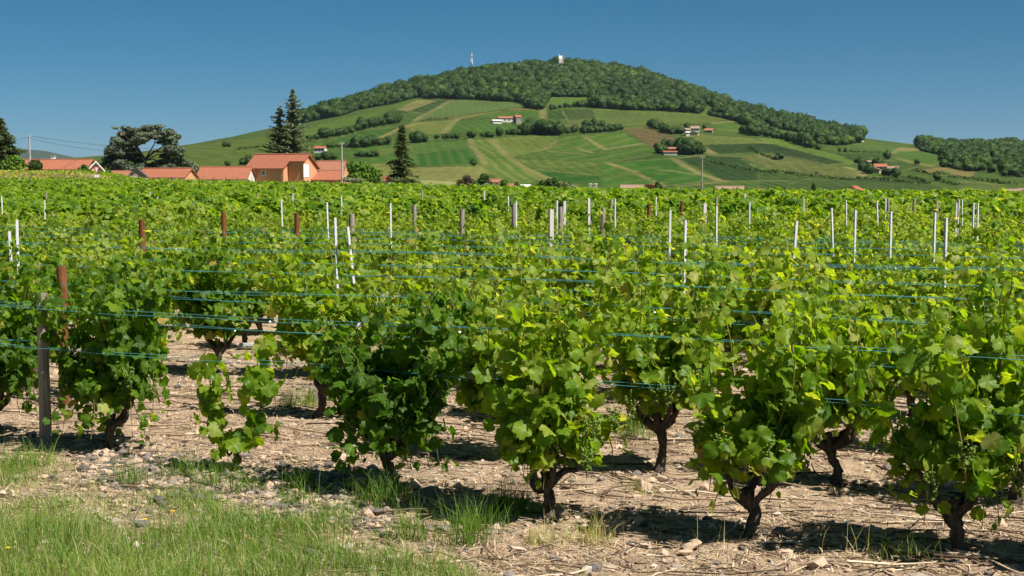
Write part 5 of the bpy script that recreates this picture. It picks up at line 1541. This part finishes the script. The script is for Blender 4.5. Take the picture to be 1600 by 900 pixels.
    P[:, 2] = H(P[:, 0], P[:, 1]) + rng.uniform(0, .6, n) * (.7 + .5 * vnoise(P[:, 0] / 2.5, P[:, 1] * 0, 4))
    mb.add(*leaf_mesh(rng, P, rng.normal(size=(n, 3)) + SUN_V, rng.normal(size=(n, 3)), rng.uniform(.14, .26, n), np.clip(np.where(P[:, 1] < 226, rng.normal(.9, .08, n), rng.normal(.6, .16, n)), 0, 1), 0))
    tag(mb.build('vineyard_foliage', M_VINEFAR, smooth=True), 'far rows of the vineyard merging into one sea of leaves', 'vineyard', kind='stuff')
    print('VINES individual', n_ind + len(placed), 'far', len(far), 'ind max D', D[n_ind - 1])
vines()

# ------------------------------------------------------------------ posts and wires
def posts():
    rng = np.random.default_rng(66)
    t = NT('weathered wood'); p = t.mapping(t.obj(), (1, 1, .06)); n = t.noise(60, 6, .7, p, 1.0); n2 = t.noise(5, 3, .6, t.obj())
    m_grey = t.end(t.bsdf(t.mix(t.math('MULTIPLY', n2, .4), t.ramp(n, [(.3, (.12, .10, .085)), (.5, (.30, .265, .23)), (.75, (.47, .43, .39))]), (.22, .17, .12)), .9, t.bump(n, .7, .01), .15))
    t = NT('rusty brown wood'); p = t.mapping(t.obj(), (1, 1, .1)); n = t.noise(40, 6, .7, p, .8)
    m_rust = t.end(t.bsdf(t.ramp(n, [(.3, (.055, .02, .009)), (.55, (.17, .065, .025)), (.78, (.29, .14, .065))]), .85, t.bump(n, .6, .01), .2))
    m_white = simple_mat('galvanised white stake', (.50, .51, .53), .5, .22, 14, spec=.4)
    m_pale = simple_mat('pale grey post', (.46, .44, .42), .8, .25, 14, .2, stretch=(1, 1, .15))
    # px, y of the top, kind, lean in degrees, where it stands
    W, G, B, Lg = 'white', 'grey', 'rust', 'pale'
    PL = [
     (14, 361, W, -2, 'left of a taller white one at the left edge of the vines'), (27, 343, W, 0, 'second from the left edge of the vines, taller than its neighbour'),
     (69, 313, W, 0, 'in front of a short grey post, below the clipped shrub'), (72, 299, G, 0, 'just behind a white stake below the clipped shrub'), (4, 307, W, 0, 'tiny and far at the left edge'),
     (96, 415, B, 0, 'behind the grey front post at left, crossed by blue wires'), (222, 343, B, 0, 'below the cedar, standing out of the left vines'),
     (349, 331, B, 0, 'below the long low outbuilding'), (235, 300, Lg, 0, 'left of two tiny ones below the cedar'), (246, 297, Lg, 0, 'right of two tiny ones below the cedar'),
     (402, 302, G, 0, 'below the left corner of the orange farmhouse'), (458, 302, Lg, 0, 'with a small bracket, below the orange farmhouse door'), (442, 312, W, 0, 'below the middle of the orange farmhouse'),
     (511, 300, B, 0, 'tiny, below the farmhouse annex'), (514.5, 316, W, 0, 'left of two below the farmhouse annex'), (534, 306, W, 0, 'right of two below the annex utility pole'),
     (463, 333, B, 0, 'below the orange farmhouse, nearer than the white stakes'), (525.5, 340, W, -1, 'upright beside a leaning one below the annex'), (549, 334, G, 0, 'behind the leaning white stake below the annex'),
     (542, 354, W, -6, 'leaning to the left, nearest below the annex'), (612, 317, W, 0, 'left of the grey post, below the gap before the spruce'), (648, 320, G, 0, 'right below the spruce'),
     (721, 327, G, 0, 'thick and short, right of the spruce'), (659, 297, G, 0, 'tiny and dark, right of the spruce foot'), (757, 298, Lg, 0, 'thin and far, below the dark round tree'),
     (795, 306, W, 0, 'left of the tall grey post at the centre'), (803, 318, G, 0, 'tall, at the centre between two white stakes'), (806.5, 314, W, 0, 'touching the tall grey post at the centre'),
     (861, 327, Lg, 0, 'flat and tall, below the broad dark tree'), (871, 313, W, 0, 'behind and right of the flat pale post'), (876, 323, G, 0, 'between two stakes right of the flat pale post'), (880.5, 314, Lg, 0, 'rightmost of the bunch beside the flat pale post'),
     (921, 310, Lg, 0, 'below the twin-pillared concrete stand'), (941, 324, G, 0, 'short, right of the post under the concrete stand'), (956, 311, G, 4, 'leaning against a white stake right of the concrete stand'), (961, 311, W, 0, 'with a leaning grey post against it'),
     (1014, 318, B, 0, 'below the pink gable roof'), (1026, 308, W, 0, 'tiny, below the small tree by the pink gable'), (1045, 328, W, 0, 'between two brown posts right of centre'), (1066, 314, B, 0, 'farther brown one left of the dark utility pole'),
     (1069.5, 344, W, 0, 'nearest one left below the dark utility pole'), (1103, 318, Lg, 1, 'tall and thin, right below the dark utility pole'), (1120, 308, G, 0, 'behind a short white stake, below the broad pinkish roof'), (1121, 322, W, 0, 'short, before a grey post below the broad pinkish roof'),
     (1165, 303, Lg, 0, 'tiny, at the right end of the broad pinkish roof'), (1171, 315, W, 0, 'below the tiny orange roof'), (1248, 345, W, 4, 'longest, leaning right over a bare patch'), (1257, 308, W, 0, 'tiny, below the left part of the tan knoll'),
     (1299, 325, W, -3, 'leaning left, below the tan knoll'), (1321, 313, W, -2, 'behind the leaning one, left of the red gable'), (1336, 328, W, 0, 'below the sharp red gable roof'), (1368, 314, W, -4, 'leaning left, below the right hillside farm'),
     (1384, 310, W, 0, 'doubled with a grey post below the right hillside farm'), (1388, 310, G, 0, 'right behind a white stake below the right hillside farm'), (1392, 330, W, 0, 'short, nearer, below the right hillside farm'),
     (1428, 311, G, 0, 'short, below the right wood tip'), (1464, 316, G, 0, 'hardly showing, below the left of the right wood'), (1460.5, 332, W, 0, 'short white one left of the tall right group'), (1482, 340, W, 1, 'nearest and tallest of the group at the right'),
     (1491, 317, W, -1, 'just right of the tallest of the right group'), (1496, 312, W, 0, 'farthest of the right group'), (1507, 311, W, 1, 'thin, in the middle of the right group'), (1522, 317, W, 0, 'left of the last two of the right group'), (1528, 317, W, 0, 'last of the right group'),
    ]
    mats = {W: m_white, G: m_grey, B: m_rust, Lg: m_pale}
    HT = {W: 1.28, G: 1.22, B: 1.17, Lg: 1.25}
    nm = {W: ('metal_stake', 'white metal stake', 'stake'), G: ('wooden_post', 'weathered grey wooden post', 'post'), B: ('wooden_post', 'rusty brown wooden post', 'post'), Lg: ('wooden_post', 'pale grey post', 'post')}
    def make(kind, h, lean, r=None):
        mb = MB()
        if kind == W:
            w = .0115
            mb.box(-w, w, -.003, .003, -.1, h); mb.box(-.003, .003, .0031, .022, -.1, h - .002)
            for k in range(4): mb.box(-w - .004, -w + .002, -.0045, .0045, h - .06 - .09 * k, h - .045 - .09 * k)
        elif kind == Lg:
            mb.box(-.026, .026, -.018, .018, -.1, h - .004); mb.box(-.022, .022, -.014, .014, h - .0039, h)
        else:
            r = r or .034
            m = 8; z = np.linspace(-.1, h, m)
            mb.tube(np.stack([rng.normal(0, .002, m), rng.normal(0, .002, m), z], -1), r * np.concatenate([rng.uniform(.94, 1.05, m - 1), [.9]]), 12)
        return mb
    def place(b, kind, h, lean, label, r=None):
        name, lab, cat = nm[kind]
        o = make(kind, h, lean, r).build(name, mats[kind])
        o.location = tuple(float(v) for v in b); o.rotation_euler = (math.radians(rng.normal(0, 1)), math.radians(lean), rng.uniform(.35, .8) if kind == W else rng.uniform(-.1, .6))
        tag(o, lab + ' ' + label, cat, 'white trellis stakes' if kind == W else 'wooden trellis posts')
        return o
    for px, yt, kind, lean, lab in PL:
        Hh = HT[kind]
        D = np.clip((CAM_Z - Hh) * FPX / max(yt - HORIZON, 5), 12.3, 48)
        if (px, yt) == (96, 415): D = 9.9
        top = at(px, yt, D)
        z0 = float(H(top[0], top[1])); h = top[2] - z0
        b = np.array([top[0] - math.tan(math.radians(lean)) * h, top[1], z0])
        place(b, kind, h / math.cos(math.radians(lean)), lean, lab, .036 if kind == B else None)
    g = GP(72, 701); top = at(74, 458, g[1])
    place((g[0], g[1], 0), G, top[2], 0, 'at the left end of the front row, bound with blue wire', .034)

posts()

def wires():
    rng = np.random.default_rng(31)
    t = NT('blue plastic wire')
    m = t.end(t.bsdf((.06, .25, .25), .6, None, .3))
    m2 = simple_mat('white clip', (.8, .8, .8), .4, .02, 5)
    ordn = ['front', 'second', 'third', 'fourth', 'fifth', 'sixth', 'seventh', 'eighth', 'ninth', 'tenth', 'eleventh', 'twelfth', 'thirteenth', 'fourteenth', 'fifteenth', 'sixteenth', 'seventeenth', 'eighteenth', 'nineteenth', 'twentieth']
    for k in range(11):
        o = ROW_0 + ROW_N * ROW_GAP * k
        js = np.arange(-60, 60, .55)
        P = o[None] + ROW_D[None] * js[:, None]
        px, _ = project(np.stack([P[:, 0], P[:, 1], np.full(len(P), .8)], -1))
        ok = (P[:, 1] > 3.0) & (px > -250) & (px < 1850)
        if k == 0:
            ok &= js > -4.45
        js = js[ok]
        if len(js) < 3: continue
        levels = [('lower', .645), ('upper', .86)] if k < 2 else ([('lower', .70), ('upper', .90)] if k < 5 else [('single', .90)])
        for nm, z in levels:
            z = z + rng.normal(0, .02)
            c = o + ROW_D * js.mean()
            e = tag(empty('trellis_wire', (c[0], c[1], 0)), ('one pair' if nm == 'single' else nm + ' pair') + ' of blue trellis wires strung along the %s row of vines' % ordn[k], 'wire', 'blue trellis wires')
            for s in (-1, 1):
                off = (s * .05 if k == 0 else s * .04) - (.07 if k == 0 else .05)
                Q = o[None] + ROW_D[None] * js[:, None] + ROW_N[None] * (off + rng.normal(0, .012, len(js)))[:, None] - c
                q = np.stack([Q[:, 0], Q[:, 1], z + rng.normal(0, .006, len(js)) + .012 * np.sin(js * 1.1 + k)], -1)
                if k == 0: q[0] = (*(GP(72, 701)[:2] - c), z)
                MB().tube(q, .0015 if k < 2 else .0018, 5).build('strand', m, e)
            if k < 5:
                for jj in rng.choice(js, 3, replace=False):
                    Q = o + ROW_D * jj - ROW_N * .21 - c
                    v, f = ico(1)
                    MB().add(v * np.array([.0075, .006, .007]) + np.array([Q[0], Q[1], z]), f).build('clip', m2, e)
wires()
